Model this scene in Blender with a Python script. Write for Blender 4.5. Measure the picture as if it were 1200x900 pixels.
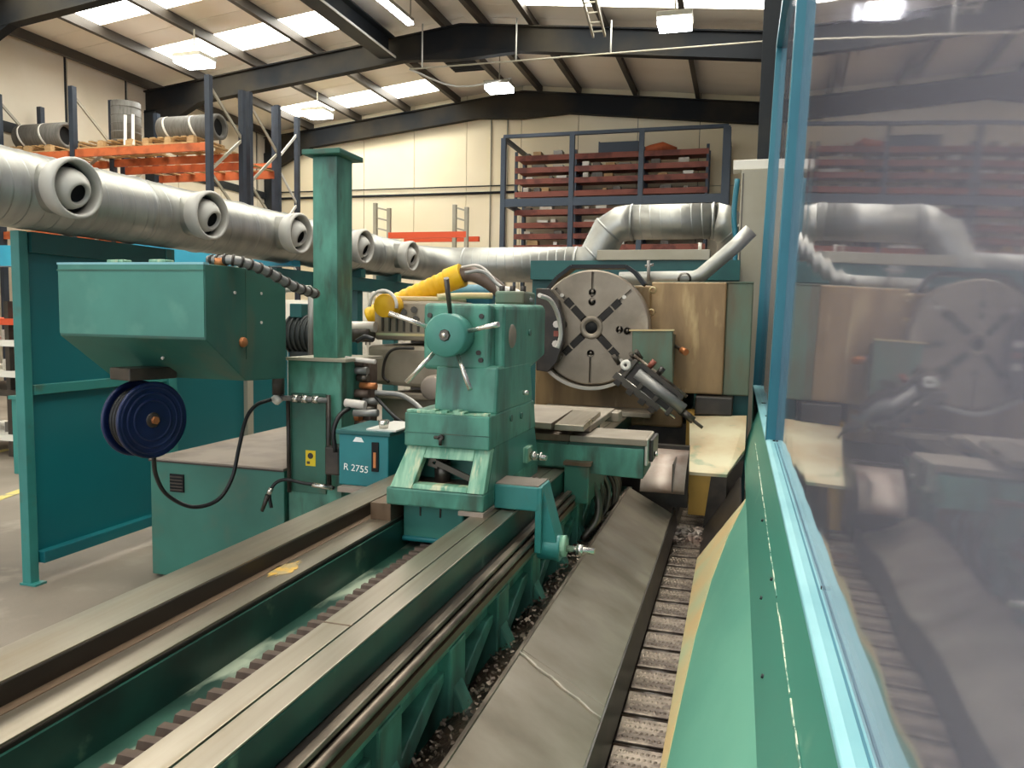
import bpy, bmesh, math, random
from mathutils import Vector, Matrix
random.seed(7)
sc = bpy.context.scene
for o in list(bpy.data.objects): bpy.data.objects.remove(o)
C = sc.collection

# ---------------------------------------------------------------- camera
FPX = 900.0
yaw, pitch, roll = math.radians(16.3), math.radians(4.9), math.radians(1.09)
CAM = Vector((0, 0, 1.65))
_f = Vector((-math.sin(yaw)*math.cos(pitch), math.cos(yaw)*math.cos(pitch), -math.sin(pitch)))
_r0 = Vector((math.cos(yaw), math.sin(yaw), 0)); _u0 = _r0.cross(_f)
_r = _r0*math.cos(roll)+_u0*math.sin(roll); _u = _u0*math.cos(roll)-_r0*math.sin(roll)
cd = bpy.data.cameras.new('camera'); cam = bpy.data.objects.new('camera', cd); C.objects.link(cam)
cd.sensor_fit = 'HORIZONTAL'; cd.sensor_width = 36; cd.lens = 36*FPX/1200; cd.clip_start = .02; cd.clip_end = 200
m = Matrix((_r, _u, -_f)).transposed().to_4x4(); m.translation = CAM; cam.matrix_world = m
sc.camera = cam
def P(x, y, X=None, Y=None, Z=None):
    """photo pixel (1200x900) -> point on the plane X=, Y= or Z="""
    d = _f + _r*((x-600)/FPX) - _u*((y-450)/FPX)
    t = (X-CAM.x)/d.x if X is not None else (Y-CAM.y)/d.y if Y is not None else (Z-CAM.z)/d.z
    return CAM + d*t

# ---------------------------------------------------------------- world, exposure
w = bpy.data.worlds.new('overcast'); sc.world = w; w.use_nodes = True
w.node_tree.nodes['Background'].inputs[0].default_value = (.86, .93, 1.0, 1)
w.node_tree.nodes['Background'].inputs[1].default_value = 1.5
sc.view_settings.view_transform = 'Standard'; sc.view_settings.look = 'None'
sc.view_settings.gamma = 1; sc.view_settings.use_curve_mapping = False
sc.view_settings.exposure = 0.36
ROOFLIGHT = 9.0      # radiance of the rooflight sheets

# ---------------------------------------------------------------- materials
def lin(h):
    h = h.lstrip('#'); c = [int(h[i:i+2], 16)/255 for i in (0, 2, 4)]
    return tuple((v/12.92 if v <= .04045 else ((v+.055)/1.055)**2.4) for v in c)+(1,)
MATS = {}
def mat(name, col, rough=.5, metal=0.0, col2=None, scale=4.0, stretch=(1, 1, 1), lo=.45, hi=.7, bump=0.0, bscale=40.0,
        col3=None, scale3=12.0, lo3=.6, hi3=.7, emit=0.0, rough2=None, spec=.5, stretch3=(1, 1, 1)):
    """procedural paint / metal: base colour, a second colour in soft patches, a third in hard-edged patches"""
    M = bpy.data.materials.new(name); M.use_nodes = True; nt = M.node_tree; N = nt.nodes; L = nt.links
    b = N['Principled BSDF']; b.inputs['Base Color'].default_value = lin(col)
    b.inputs['Roughness'].default_value = rough; b.inputs['Metallic'].default_value = metal
    b.inputs['Specular IOR Level'].default_value = spec
    tc = N.new('ShaderNodeTexCoord')
    def noise(sc_, st, det=5):
        mp = N.new('ShaderNodeMapping'); mp.inputs['Scale'].default_value = st; L.new(tc.outputs['Object'], mp.inputs['Vector'])
        n = N.new('ShaderNodeTexNoise'); n.inputs['Scale'].default_value = sc_; n.inputs['Detail'].default_value = det
        L.new(mp.outputs[0], n.inputs['Vector']); return n
    def ramp(src, a, c):
        r = N.new('ShaderNodeMapRange'); r.inputs['From Min'].default_value = a; r.inputs['From Max'].default_value = c
        L.new(src, r.inputs['Value']); return r.outputs[0]
    cur = None
    if col2:
        fac = ramp(noise(scale, stretch).outputs['Fac'], lo, hi)
        mx = N.new('ShaderNodeMix'); mx.data_type = 'RGBA'; L.new(fac, mx.inputs[0])
        mx.inputs[6].default_value = lin(col); mx.inputs[7].default_value = lin(col2); cur = mx.outputs[2]
        if rough2 is not None:
            rr = N.new('ShaderNodeMapRange'); rr.inputs['To Min'].default_value = rough; rr.inputs['To Max'].default_value = rough2
            L.new(fac, rr.inputs['Value']); L.new(rr.outputs[0], b.inputs['Roughness'])
    if col3:
        fac = ramp(noise(scale3, stretch3, 8).outputs['Fac'], lo3, hi3)
        mx = N.new('ShaderNodeMix'); mx.data_type = 'RGBA'; L.new(fac, mx.inputs[0])
        if cur: L.new(cur, mx.inputs[6])
        else: mx.inputs[6].default_value = lin(col)
        mx.inputs[7].default_value = lin(col3); cur = mx.outputs[2]
    if cur: L.new(cur, b.inputs['Base Color'])
    if bump:
        bp = N.new('ShaderNodeBump'); bp.inputs['Strength'].default_value = bump; bp.inputs['Distance'].default_value = .01
        L.new(noise(bscale, stretch).outputs['Fac'], bp.inputs['Height']); L.new(bp.outputs[0], b.inputs['Normal'])
    if emit:
        b.inputs['Emission Color'].default_value = lin(col); b.inputs['Emission Strength'].default_value = emit
    MATS[name] = M; return M
mat('concrete', '#968b7d', .7, 0, '#665c51', .5, lo=.35, hi=.7, bump=.15, bscale=30, col3='#a39a8b', scale3=2.2, lo3=.55, hi3=.75)
mat('yellow_line', '#c9b86a', .7, 0, '#8d8478', 5, lo=.5, hi=.6)
mat('cream_panel', '#efe3c6', .6, 0, '#e6d7b2', .35, lo=.4, hi=.7)
mat('cream_left', '#e6dcc8', .6, 0, '#d8ccb2', .5)
mat('roof_sheet', '#f3ebdd', .7, 0, '#ebe0cf', .4)
mat('steel_dark', '#24282c', .6, 0, '#33332f', 2, lo=.5, hi=.8, spec=.3)
mat('purlin', '#484139', .5, .1, '#3f3932', 1.5)
mat('rafter', '#191c20', .75, 0, '#3a3428', .7, lo=.42, hi=.7, spec=.25)
mat('rooflight', '#fffdf2', .4, 0, emit=ROOFLIGHT)
mat('led', '#fbfdff', .4, 0, emit=22)
mat('galv', '#b3b2ab', .4, .8, '#9a9a94', 3, stretch=(1, 2.5, 1), lo=.4, hi=.7, rough2=.5)
mat('galv_seam', '#a9aaa6', .4, .85)
mat('plastic_grey', '#bdbab2', .42, 0)
mat('dark_hole', '#0a0a0b', .8)
mat('rack_blue', '#2e3744', .55, 0, '#262d39', 4)
mat('rack_orange', '#cf6a3a', .55, 0, '#a04f2a', 4)
mat('rack_red', '#93503f', .55, 0, '#6d362c', 3, lo=.45, hi=.6)
mat('rack_slate', '#3a4654', .5)
mat('timber', '#c9a878', .7, 0, '#a88355', 3, stretch=(1, 6, 6), lo=.4, hi=.7)
mat('roll_grey', '#6d6a63', .6, 0, '#57534c', 6, stretch=(6, 1, 1))
mat('strap_white', '#e8e4da', .5)
mat('pale_goods', '#dcd6c8', .6, 0, '#bdb5a6', 6)
mat('green', '#559782', .4, 0, '#376456', 5, stretch=(1.5, 1.5, .6), lo=.36, hi=.66, col3='#3a4437', scale3=6, lo3=.52, hi3=.74, stretch3=(2.2, 2.2, .6), bump=.08, bscale=25)
mat('green_lit_worn', '#93bda0', .5, 0, '#5d957c', 7, stretch=(4, 1, .6), lo=.4, hi=.6, col3='#c9cda9', scale3=9, lo3=.54, hi3=.64, stretch3=(3, 1, .6))  # pale base is the lit tone of the tailstock's sloped frame; patches are wear
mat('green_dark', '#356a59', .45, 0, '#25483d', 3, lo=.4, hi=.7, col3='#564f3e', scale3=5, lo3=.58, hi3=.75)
mat('green_box', '#336a5c', .42, 0, '#2a584d', 2.2, col3='#56634f', scale3=4, lo3=.56, hi3=.8, stretch3=(1, 1.6, .5))
mat('cabinet_green', '#3b7a6c', .45, 0, '#306659', 2, lo=.35, hi=.7, col3='#4f6a5a', scale3=5, lo3=.55, hi3=.8)
mat('green_front', '#46897b', .4, 0, '#3a7569', 2.5, lo=.35, hi=.75, col3='#5a9483', scale3=6, lo3=.58, hi3=.85)
mat('teal', '#36857f', .4, 0, '#2b736f', 2.4, col3='#4a6a5c', scale3=7, lo3=.6, hi3=.76)
mat('teal_dark', '#1d5a58', .45, 0, '#17474a', 2)
mat('turquoise', '#106a70', .4, 0, '#0d5f68', 1.1)
mat('blue_beam', '#2fa3bf', .45, 0, '#2590ae', 2)
mat('green_oily', '#1e4f43', .35, 0, '#12332c', 4, lo=.4, hi=.65, col3='#6b8a70', scale3=6, lo3=.66, hi3=.75)
mat('gutter', '#2f5547', .4, 0, '#1b3a30', 4, lo=.4, hi=.6, col3='#a9b59e', scale3=5, lo3=.53, hi3=.66, stretch3=(2, .7, 1))
mat('way_steel', '#a89e8f', .27, .85, '#948975', 4, stretch=(7, .3, 1), lo=.3, hi=.75, rough2=.38, col3='#8a7b62', scale3=2.5, lo3=.52, hi3=.85, stretch3=(2, .8, 1))
mat('way_edge', '#3a332a', .45, .4, '#241f1a', 5, stretch=(1, .4, 1), lo=.4, hi=.65)
mat('way_brown', '#6d5946', .45, .3, '#54432f', 4, stretch=(4, .3, 1))
mat('yellow_stain', '#cfa64a', .45, .2, '#a99468', 26, lo=.45, hi=.55)
mat('rack_steel', '#6f5f54', .5, .4, '#4e4038', 9)
mat('oily_black', '#241d18', .32, .1, '#46382c', 9, lo=.4, hi=.65, bump=.4, bscale=50)
mat('rod_steel', '#857869', .4, .5, '#4c4137', 9, stretch=(1, .5, 1), lo=.38, hi=.62)
mat('cover_steel', '#a29787', .36, .6, '#796e5f', 2.2, stretch=(1.2, 1.8, 1), lo=.35, hi=.7, rough2=.5, col3='#c2b8a6', scale3=3, lo3=.62, hi3=.85)
mat('slat_steel', '#8d8072', .35, .7, '#5d5148', 14, lo=.4, hi=.6, bump=.3, bscale=60)
mat('guard_green', '#3f8674', .42, 0, '#35786a', 1.3, stretch=(1, .5, 1), col3='#6c9a84', scale3=4, lo3=.65, hi3=.8)
mat('chute_green', '#66a38c', .5, 0, '#559480', 1.6, stretch=(2, 1, 2), lo=.35, hi=.7, col3='#86b58f', scale3=2.6, lo3=.6, hi3=.85)
mat('worn_edge', '#cfb482', .6, 0, '#b5bf98', 3, lo=.4, hi=.7)
mat('scratch', '#d8dcc4', .6, 0, '#4a8070', 34, stretch=(2, .6, 1), lo=.48, hi=.58)
mat('post_blue', '#2b7588', .4, 0, '#276c80', 2)
mat('sill_blue', '#8cc3ca', .42, 0, '#76b1bb', 2)
mat('gasket', '#b9bec4', .5)
mat('screw', '#2a2e30', .4, .6)
mat('brown_stain', '#a88a60', .5, .05, '#826846', 2.5, stretch=(2.5, 1, .6), lo=.35, hi=.65, col3='#c0a677', scale3=5, lo3=.58, hi3=.75, stretch3=(2, 1, .5))
mat('head_green', '#5f7763', .5, 0, '#66604a', 3, stretch=(2, 1, .6), lo=.35, hi=.65)
mat('beige_worn', '#d9cfae', .5, .1, '#c7a77d', 2.2, lo=.4, hi=.65, col3='#8aa88c', scale3=4.5, lo3=.6, hi3=.72)
mat('ochre', '#b08a3e', .5, 0, '#8c6c33', 4)
mat('face_steel', '#958979', .45, .5, '#7d7263', 5, lo=.35, hi=.7, col3='#b7ad9b', scale3=3, lo3=.6, hi3=.8)
mat('face_rim', '#c2b9aa', .35, .7)
mat('slot_dark', '#26221e', .6, .2)
mat('black_oil', '#35302b', .38, .2, '#4a4139', 8)
mat('grey_cast', '#a39683', .5, .1, '#7f7361', 3.2, lo=.38, hi=.68, col3='#a99f8d', scale3=4, lo3=.6, hi3=.8)
mat('shield_steel', '#b3a79c', .45, .35, '#8c7568', 4, lo=.4, hi=.65)
mat('bright_steel', '#d6d2c8', .25, .9)
mat('dark_steel', '#5c564e', .35, .7)
mat('reel_blue', '#14244e', .35, 0, '#0e1836', 5)
mat('rubber', '#151516', .45)
mat('hose_grey', '#8c8a86', .4, .4)
mat('hose_white', '#d9d0c6', .45)
mat('yellow', '#eab90f', .45, 0, '#d39d08', 5)
mat('copper', '#c07a4a', .4, .5)
mat('tank_teal', '#1d7a7f', .4, 0, '#176a70', 3)
mat('white_ink', '#f0f2ee', .6)
mat('sticker', '#e3c81d', .5)
mat('top_grey', '#9b8d80', .5, .2, '#7f7368', 4)
mat('white_pipe', '#d7d5cd', .4)
mat('cabinet_grey', '#a8a291', .5, 0, '#9a947f', 1.5)
mat('orange_far', '#e0552b', .5)
mat('white_far', '#e6e2d6', .6)
mat('motor_dark', '#2b302f', .5)
mat('wall_right', '#757586', .7, 0, '#656376', .6)
def pane_material():
    """clear polycarbonate: Fresnel mirror over a slightly violet transparent sheet"""
    M = bpy.data.materials.new('clear_sheet'); M.use_nodes = True; nt = M.node_tree; N = nt.nodes; L = nt.links
    for n in list(N): N.remove(n)
    out = N.new('ShaderNodeOutputMaterial'); mix = N.new('ShaderNodeMixShader')
    tr = N.new('ShaderNodeBsdfTransparent'); tr.inputs[0].default_value = (.72, .71, .80, 1)
    gl = N.new('ShaderNodeBsdfGlossy'); gl.inputs['Roughness'].default_value = .045; gl.inputs[0].default_value = (.97, .95, 1, 1)
    fr = N.new('ShaderNodeFresnel'); fr.inputs['IOR'].default_value = 1.75
    tc = N.new('ShaderNodeTexCoord'); ns = N.new('ShaderNodeTexNoise'); ns.inputs['Scale'].default_value = .9; ns.inputs['Detail'].default_value = 1
    mp = N.new('ShaderNodeMapping'); mp.inputs['Scale'].default_value = (1, 2.2, .35)
    bp = N.new('ShaderNodeBump'); bp.inputs['Strength'].default_value = .03; bp.inputs['Distance'].default_value = .1
    L.new(tc.outputs['Object'], mp.inputs[0]); L.new(mp.outputs[0], ns.inputs['Vector']); L.new(ns.outputs['Fac'], bp.inputs['Height'])
    L.new(bp.outputs[0], gl.inputs['Normal'])
    df = N.new('ShaderNodeBsdfDiffuse'); df.inputs[0].default_value = (.50, .50, .62, 1)
    mx2 = N.new('ShaderNodeMixShader'); mx2.inputs[0].default_value = .36
    L.new(tr.outputs[0], mx2.inputs[1]); L.new(df.outputs[0], mx2.inputs[2])
    L.new(fr.outputs[0], mix.inputs[0]); L.new(mx2.outputs[0], mix.inputs[1]); L.new(gl.outputs[0], mix.inputs[2])
    L.new(mix.outputs[0], out.inputs[0]); MATS['clear_sheet'] = M
pane_material()

# ---------------------------------------------------------------- mesh helpers
class MB:
    def __init__(s): s.v = []; s.f = []; s.s = []
    def add(s, vs, fs, smooth=False):
        k = len(s.v); s.v += [Vector(p) for p in vs]; s.f += [tuple(i+k for i in f) for f in fs]
        s.s += ([smooth]*len(fs) if isinstance(smooth, bool) else smooth); return s
    def box(s, x0, x1, y0, y1, z0, z1):
        vs = [(x, y, z) for z in (z0, z1) for y in (y0, y1) for x in (x0, x1)]
        return s.add(vs, [(0, 2, 3, 1), (4, 5, 7, 6), (0, 1, 5, 4), (2, 6, 7, 3), (0, 4, 6, 2), (1, 3, 7, 5)])
    def hexa(s, a, b):
        """a, b: two quads (lists of 4 points, same winding), b opposite a"""
        return s.add(list(a)+list(b), [(3, 2, 1, 0), (4, 5, 6, 7), (0, 1, 5, 4), (1, 2, 6, 5), (2, 3, 7, 6), (3, 0, 4, 7)])
    def bar(s, p, q, wd, h, up=(0, 0, 1)):
        p, q = Vector(p), Vector(q); d = (q-p).normalized(); up = Vector(up)
        if abs(d.dot(up)) > .99: up = Vector((0, 1, 0))
        a = d.cross(up).normalized()*wd/2; b = a.cross(d).normalized()*h/2
        return s.hexa([p-a-b, p+a-b, p+a+b, p-a+b], [q-a-b, q+a-b, q+a+b, q-a+b])
    def prism(s, poly, axis, a0, a1):
        """poly: 2d points in the plane normal to axis; X: (y,z)  Y: (x,z)  Z: (x,y)"""
        mk = {'X': lambda p, a: (a, p[0], p[1]), 'Y': lambda p, a: (p[0], a, p[1]), 'Z': lambda p, a: (p[0], p[1], a)}[axis]
        n = len(poly); vs = [mk(p, a0) for p in poly]+[mk(p, a1) for p in poly]
        return s.add(vs, [tuple(range(n))[::-1], tuple(range(n, 2*n))]+[(i, (i+1) % n, n+(i+1) % n, n+i) for i in range(n)])
    def cyl(s, p, q, r, r2=None, seg=16, cap=True):
        p, q = Vector(p), Vector(q); r2 = r if r2 is None else r2; d = (q-p).normalized()
        a = d.orthogonal().normalized(); b = d.cross(a); vs = []
        for c, rr in ((p, r), (q, r2)):
            vs += [c+(a*math.cos(2*math.pi*i/seg)+b*math.sin(2*math.pi*i/seg))*rr for i in range(seg)]
        fs = [(i, (i+1) % seg, seg+(i+1) % seg, seg+i) for i in range(seg)]; sm = [True]*seg
        if cap: fs += [tuple(range(seg))[::-1], tuple(range(seg, 2*seg))]; sm += [False, False]
        return s.add(vs, fs, sm)
    def lathe(s, prof, p, d, seg=24, smooth=True, close=False):
        """prof: (radius, distance along d)"""
        p, d = Vector(p), Vector(d).normalized(); a = d.orthogonal().normalized(); b = d.cross(a); vs = []
        for r, t in prof:
            vs += [p+d*t+(a*math.cos(2*math.pi*i/seg)+b*math.sin(2*math.pi*i/seg))*max(r, 1e-5) for i in range(seg)]
        n = len(prof); fs = []
        for j in range(n if close else n-1):
            j2 = (j+1) % n
            fs += [(j*seg+i, j*seg+(i+1) % seg, j2*seg+(i+1) % seg, j2*seg+i) for i in range(seg)]
        return s.add(vs, fs, smooth)
    def tube(s, pts, r, seg=10, cap=True):
        pts = [Vector(p) for p in pts]; n = len(pts); vs = []; a = None
        for i, p in enumerate(pts):
            d = (pts[min(i+1, n-1)]-pts[max(i-1, 0)]).normalized()
            a = d.orthogonal().normalized() if a is None else (a-d*a.dot(d)).normalized()
            b = d.cross(a); rr = r[i] if isinstance(r, (list, tuple)) else r
            vs += [p+(a*math.cos(2*math.pi*k/seg)+b*math.sin(2*math.pi*k/seg))*rr for k in range(seg)]
        fs = [(j*seg+k, j*seg+(k+1) % seg, (j+1)*seg+(k+1) % seg, (j+1)*seg+k) for j in range(n-1) for k in range(seg)]; sm = [True]*len(fs)
        if cap: fs += [tuple(range(seg))[::-1], tuple(range((n-1)*seg, n*seg))]; sm += [False, False]
        return s.add(vs, fs, sm)
    def mesh(s, name, off=Vector((0, 0, 0))):
        me = bpy.data.meshes.new(name); me.from_pydata([tuple(v-off) for v in s.v], [], s.f)
        me.polygons.foreach_set('use_smooth', s.s)
        bm = bmesh.new(); bm.from_mesh(me); bmesh.ops.recalc_face_normals(bm, faces=bm.faces); bm.to_mesh(me); bm.free()
        me.update(); return me
def smooth_path(pts, n=8):
    """Catmull-Rom through pts"""
    p = [Vector(a) for a in pts]; p = [p[0]*2-p[1]]+p+[p[-1]*2-p[-2]]; out = []
    for i in range(1, len(p)-2):
        for k in range(n):
            t = k/n; a, b, c, d = p[i-1:i+3]
            out.append(.5*((2*b)+(c-a)*t+(2*a-5*b+4*c-d)*t*t+(3*b-a-3*c+d)*t**3))
    out.append(p[-2]); return out
def wloc(o):
    v = Vector(o.location)
    while o.parent: o = o.parent; v += Vector(o.location)
    return v
def obj(name, mb, material, parent=None, bevel=0.0, loc=None, label=None, kind=None, seg=2):
    base = Vector(loc) if loc is not None else (wloc(parent) if parent else Vector((0, 0, 0)))
    me = mb.mesh(name, base); me.materials.append(MATS[material])
    o = bpy.data.objects.new(name, me); C.objects.link(o)
    if parent: o.parent = parent; o.location = base-wloc(parent)
    else: o.location = base
    if bevel:
        b = o.modifiers.new('bevel', 'BEVEL'); b.width = bevel; b.segments = seg; b.limit_method = 'ANGLE'; b.angle_limit = math.radians(40)
        b.harden_normals = False
    if label: o['label'] = label
    if kind: o['kind'] = kind
    return o
def tag(o, label, cat, group=None):
    o['label'] = label; o['category'] = cat
    if group: o['group'] = group
    return o
def thing(name, label, cat, loc, group=None):
    o = bpy.data.objects.new(name, None); C.objects.link(o); o.location = Vector(loc); o.empty_display_size = .1
    return tag(o, label, cat, group)
def struct(name, mb, material, loc=None):
    o = obj(name, mb, material, loc=loc); o['kind'] = 'structure'; return o
def clone(o, loc, parent=None):
    c = o.copy(); C.objects.link(c); c.location = Vector(loc); c.parent = parent; return c
def copy_tree(root, loc, label=None):
    r = root.copy(); C.objects.link(r); r.location = Vector(loc)
    if label: r['label'] = label
    for ch in list(root.children):
        c = ch.copy(); C.objects.link(c); c.parent = r
        for g in list(ch.children):
            d = g.copy(); C.objects.link(d); d.parent = c
    return r
def cut(o, cutters):
    """carve slots/holes for good (the cutters are removed again)"""
    cm = cutters.mesh('cutter', wloc(o)); co = bpy.data.objects.new('cutter', cm); C.objects.link(co); co.location = wloc(o)
    b = o.modifiers.new('cut', 'BOOLEAN'); b.object = co; b.operation = 'DIFFERENCE'; b.solver = 'EXACT'; b.use_self = True
    bpy.context.view_layer.update()
    dg = bpy.context.evaluated_depsgraph_get(); me = bpy.data.meshes.new_from_object(o.evaluated_get(dg))
    o.modifiers.clear(); o.data = me; bpy.data.objects.remove(co)
B = lambda *a: MB().box(*a)

# ================================================================ SETTING
WL, WR, WF, YB = -14.15, 2.15, 21.15, -7.0      # left, right, far wall; open back end
RX, EAVE = -5.95, 7.07                          # ridge x, eave height
SLOPE = .108
def roofz(x, z0=8.1): return z0-SLOPE*abs(x-RX)
floor = struct('floor', B(WL, WR, YB, WF, -.15, 0), 'concrete')
for (xa, ya), (xb, yb) in (((-1, 584), (30, 573)), ((-1, 529), (32, 521))):
    a, b = P(xa, ya, Z=.003), P(xb, yb, Z=.003)
    d = (b-a).normalized(); a -= d*1.5; b += d*1.2
    obj('painted_line', MB().bar(a, b, .1, .004), 'yellow_line', floor)
# far wall: cream panels in two tiers
wf = struct('wall_far', B(WL, WR, WF+.04, WF+.2, 0, 8.4), 'steel_dark')
pw = 1.62
for i in range(11):
    x0 = WL+i*pw; x1 = min(x0+pw, WR)
    if x1-x0 < .1: continue
    obj('panel', B(x0+.008, x1-.008, WF, WF+.05, 0, 5.2), 'cream_panel', wf)
    za, zb = roofz(x0), roofz(x1)
    pts = [(x0+.008, 5.215), (x1-.008, 5.215), (x1-.008, zb)]+([(RX, 8.1)] if x0 < RX < x1 else [])+[(x0+.008, za)]
    obj('panel', MB().prism(pts, 'Y', WF, WF+.05), 'cream_panel', wf)
obj('conduit', MB().cyl((WL, WF-.04, 5.19), (-6.1, WF-.04, 5.19), .035, seg=8).cyl((WL, WF-.04, 5.38), (-6.1, WF-.04, 5.38), .018, seg=8), 'steel_dark', wf)
for px_, top in ((575, 8.0), (594, 7.9)):
    x = P(px_, 200, Y=WF-.03).x
    obj('conduit', MB().cyl((x, WF-.03, 2.5), (x, WF-.03, top-.35), .02, seg=8), 'cabinet_grey', wf)
wl = struct('wall_left', B(WL-.2, WL-.04, YB, WF, 0, 7.3), 'steel_dark')
y = YB
while y < WF-.1:
    y1 = min(y+1.72, WF)
    obj('panel', B(WL-.05, WL, y+.05, y1-.05, 5.35, 7.1), 'cream_left', wl)
    obj('panel', B(WL-.05, WL, y+.01, y1-.01, 0, 5.15), 'cream_left', wl)
    y = y1
obj('rail', B(WL, WL+.06, YB, WF, 5.15, 5.35), 'steel_dark', wl)
wr = struct('wall_right', B(WR+.03, WR+.2, YB, WF, 0, 7.4), 'wall_right')
y = YB
while y < WF-.1:
    y1 = min(y+1.4, WF); obj('panel', B(WR, WR+.035, y+.01, y1-.01, 0, 7.2), 'wall_right', wr); y = y1
# roof: sheets, rooflights, purlins, rafters
ceil = struct('ceiling', MB().prism([(WL-.2, roofz(WL-.2)+.1), (RX, 8.2), (WR+.2, roofz(WR+.2)+.1), (WR+.2, roofz(WR+.2)+.2), (RX, 8.3), (WL-.2, roofz(WL-.2)+.2)], 'Y', YB, WF+.2), 'steel_dark')
PUR_L = [-14.0, -12.62, -11.02, -9.45, -7.9, -6.35]; PUR_R = [-5.5, -4.4, -2.88, -1.27, .35, 1.95]
cuts = [YB]; k = 0; yy = 20.28
marks = []
while yy > YB+1.5: marks.append((yy-1.0, yy)); yy -= 2.42
bands = []; cur = YB
for a, b in sorted(marks):
    if a-cur > .01: bands.append((cur, a, False))
    bands.append((a, b, True)); cur = b
bands.append((cur, WF, False))
def sheet(xa, xb, ya, yb, name, material, dz=0):
    za, zb = roofz(xa)+dz, roofz(xb)+dz
    return obj(name, MB().hexa([(xa, ya, za), (xb, ya, zb), (xb, yb, zb), (xa, yb, za)], [(xa, ya, za+.04), (xb, ya, zb+.04), (xb, yb, zb+.04), (xa, yb, za+.04)]), material, ceil)
for ya, yb, lit in bands:
    for side, PU in ((-1, PUR_L), (1, PUR_R)):
        if lit:
            for i in range(5):
                isl = (side < 0 and 1 <= i <= 3) or (side > 0 and 1 <= i <= 3 and yb < 16.5)
                sheet(PU[i], PU[i+1], ya, yb, 'rooflight' if isl else 'roof_sheet', 'rooflight' if isl else 'roof_sheet')
            if side < 0: sheet(WL, PU[0], ya, yb, 'roof_sheet', 'roof_sheet'); sheet(PU[5], RX, ya, yb, 'roof_sheet', 'roof_sheet')
            else: sheet(RX, PU[0], ya, yb, 'roof_sheet', 'roof_sheet'); sheet(PU[5], WR, ya, yb, 'roof_sheet', 'roof_sheet')
        else:
            a, b = (WL, RX) if side < 0 else (RX, WR); n = max(1, round((yb-ya)/.71)); h = (yb-ya)/n
            for q in range(n): sheet(a, b, ya+q*h+.006, ya+(q+1)*h-.006, 'roof_sheet', 'roof_sheet')
for x in PUR_L+PUR_R:
    z = roofz(x)-.005
    obj('purlin', B(x-.035, x+.035, YB, WF, z-.2, z).box(x-.035, x+.075, YB, WF, z-.21, z-.195), 'purlin', ceil)
for yf in (20.95, 16.0, 11.0, 6.0, 1.0, -4.0):
    t, d = .215, .50
    def rz(x): return roofz(x)-t
    for sgn, xe in ((-1, WL), (1, WR)):
        g = MB()
        g.prism([(RX, rz(RX)), (xe, rz(xe)), (xe, rz(xe)-.03), (RX, rz(RX)-.03)], 'Y', yf-.1, yf+.1)
        g.prism([(RX, rz(RX)-d), (xe, rz(xe)-d), (xe, rz(xe)-d-.03), (RX, rz(RX)-d-.03)], 'Y', yf-.1, yf+.1)
        g.prism([(RX, rz(RX)), (xe, rz(xe)), (xe, rz(xe)-d), (RX, rz(RX)-d)], 'Y', yf-.03, yf+.03)
        g.prism([(xe, rz(xe)-d), (xe-sgn*1.7, rz(xe-sgn*1.7)-d), (xe, rz(xe)-d-.62)], 'Y', yf-.09, yf+.09)
        g.prism([(RX, rz(RX)-d), (RX+sgn*1.5, rz(RX+sgn*1.5)-d), (RX, rz(RX)-d-.24)], 'Y', yf-.09, yf+.09)
        obj('rafter', g, 'rafter', ceil)
    for xa in (WL+.18, WR-.18):
        if xa > 0 and yf < 9 and yf > 0: continue
        g = B(xa-.17, xa+.17, yf-.1, yf-.07, 0, roofz(xa)-.7).box(xa-.17, xa+.17, yf+.07, yf+.1, 0, roofz(xa)-.7).box(xa-.02, xa+.02, yf-.07, yf+.07, 0, roofz(xa)-.7)
        obj('column', g, 'steel_dark', ceil)
# deep boxed beam and pipe hung below the roof
a = P(446, 52, Y=15.7); zt = roofz(-7.6)-.22
hb = thing('roof_beam', 'deep dark steel beam running along below the roof purlins', 'beam', (-7.62, 13.2, zt-.42))
obj('web', B(-7.65, -7.59, 9.0, 15.85, zt-.42, zt), 'steel_dark', hb)
obj('flange', B(-7.8, -7.44, 9.0, 15.85, zt-.44, zt-.41), 'steel_dark', hb); obj('flange', B(-7.8, -7.44, 9.0, 15.85, zt-.02, zt+.01), 'steel_dark', hb)
obj('edge_trim', B(-7.43, -7.41, 9.0, 15.85, zt-.45, zt-.41), 'white_pipe', hb)
pg = thing('sprinkler_pipe', 'thin grey pipe strung across the roof below the rafters', 'pipe', (-4, 15.6, 6.7))
z0 = P(800, 56, Y=15.6).z
obj('pipe', MB().cyl((P(480, 66, Y=15.6).x, 15.6, z0), (1.9, 15.6, z0), .018, seg=8), 'cabinet_grey', pg)
obj('pipe', MB().tube(smooth_path([(P(480, 66, Y=15.6).x, 15.6, z0), (P(545, 72, Y=17).x, 16.5, z0-.15), (P(600, 50, Y=17).x, 17, z0+.1)], 4), .022, 6), 'white_pipe', pg)
for px_ in (495, 605, 716):
    x = P(px_, 50, Y=15.6).x; obj('hanger', MB().cyl((x, 15.6, z0), (x, 15.6, roofz(x)-.2), .018, seg=6), 'white_pipe', pg)
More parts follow.
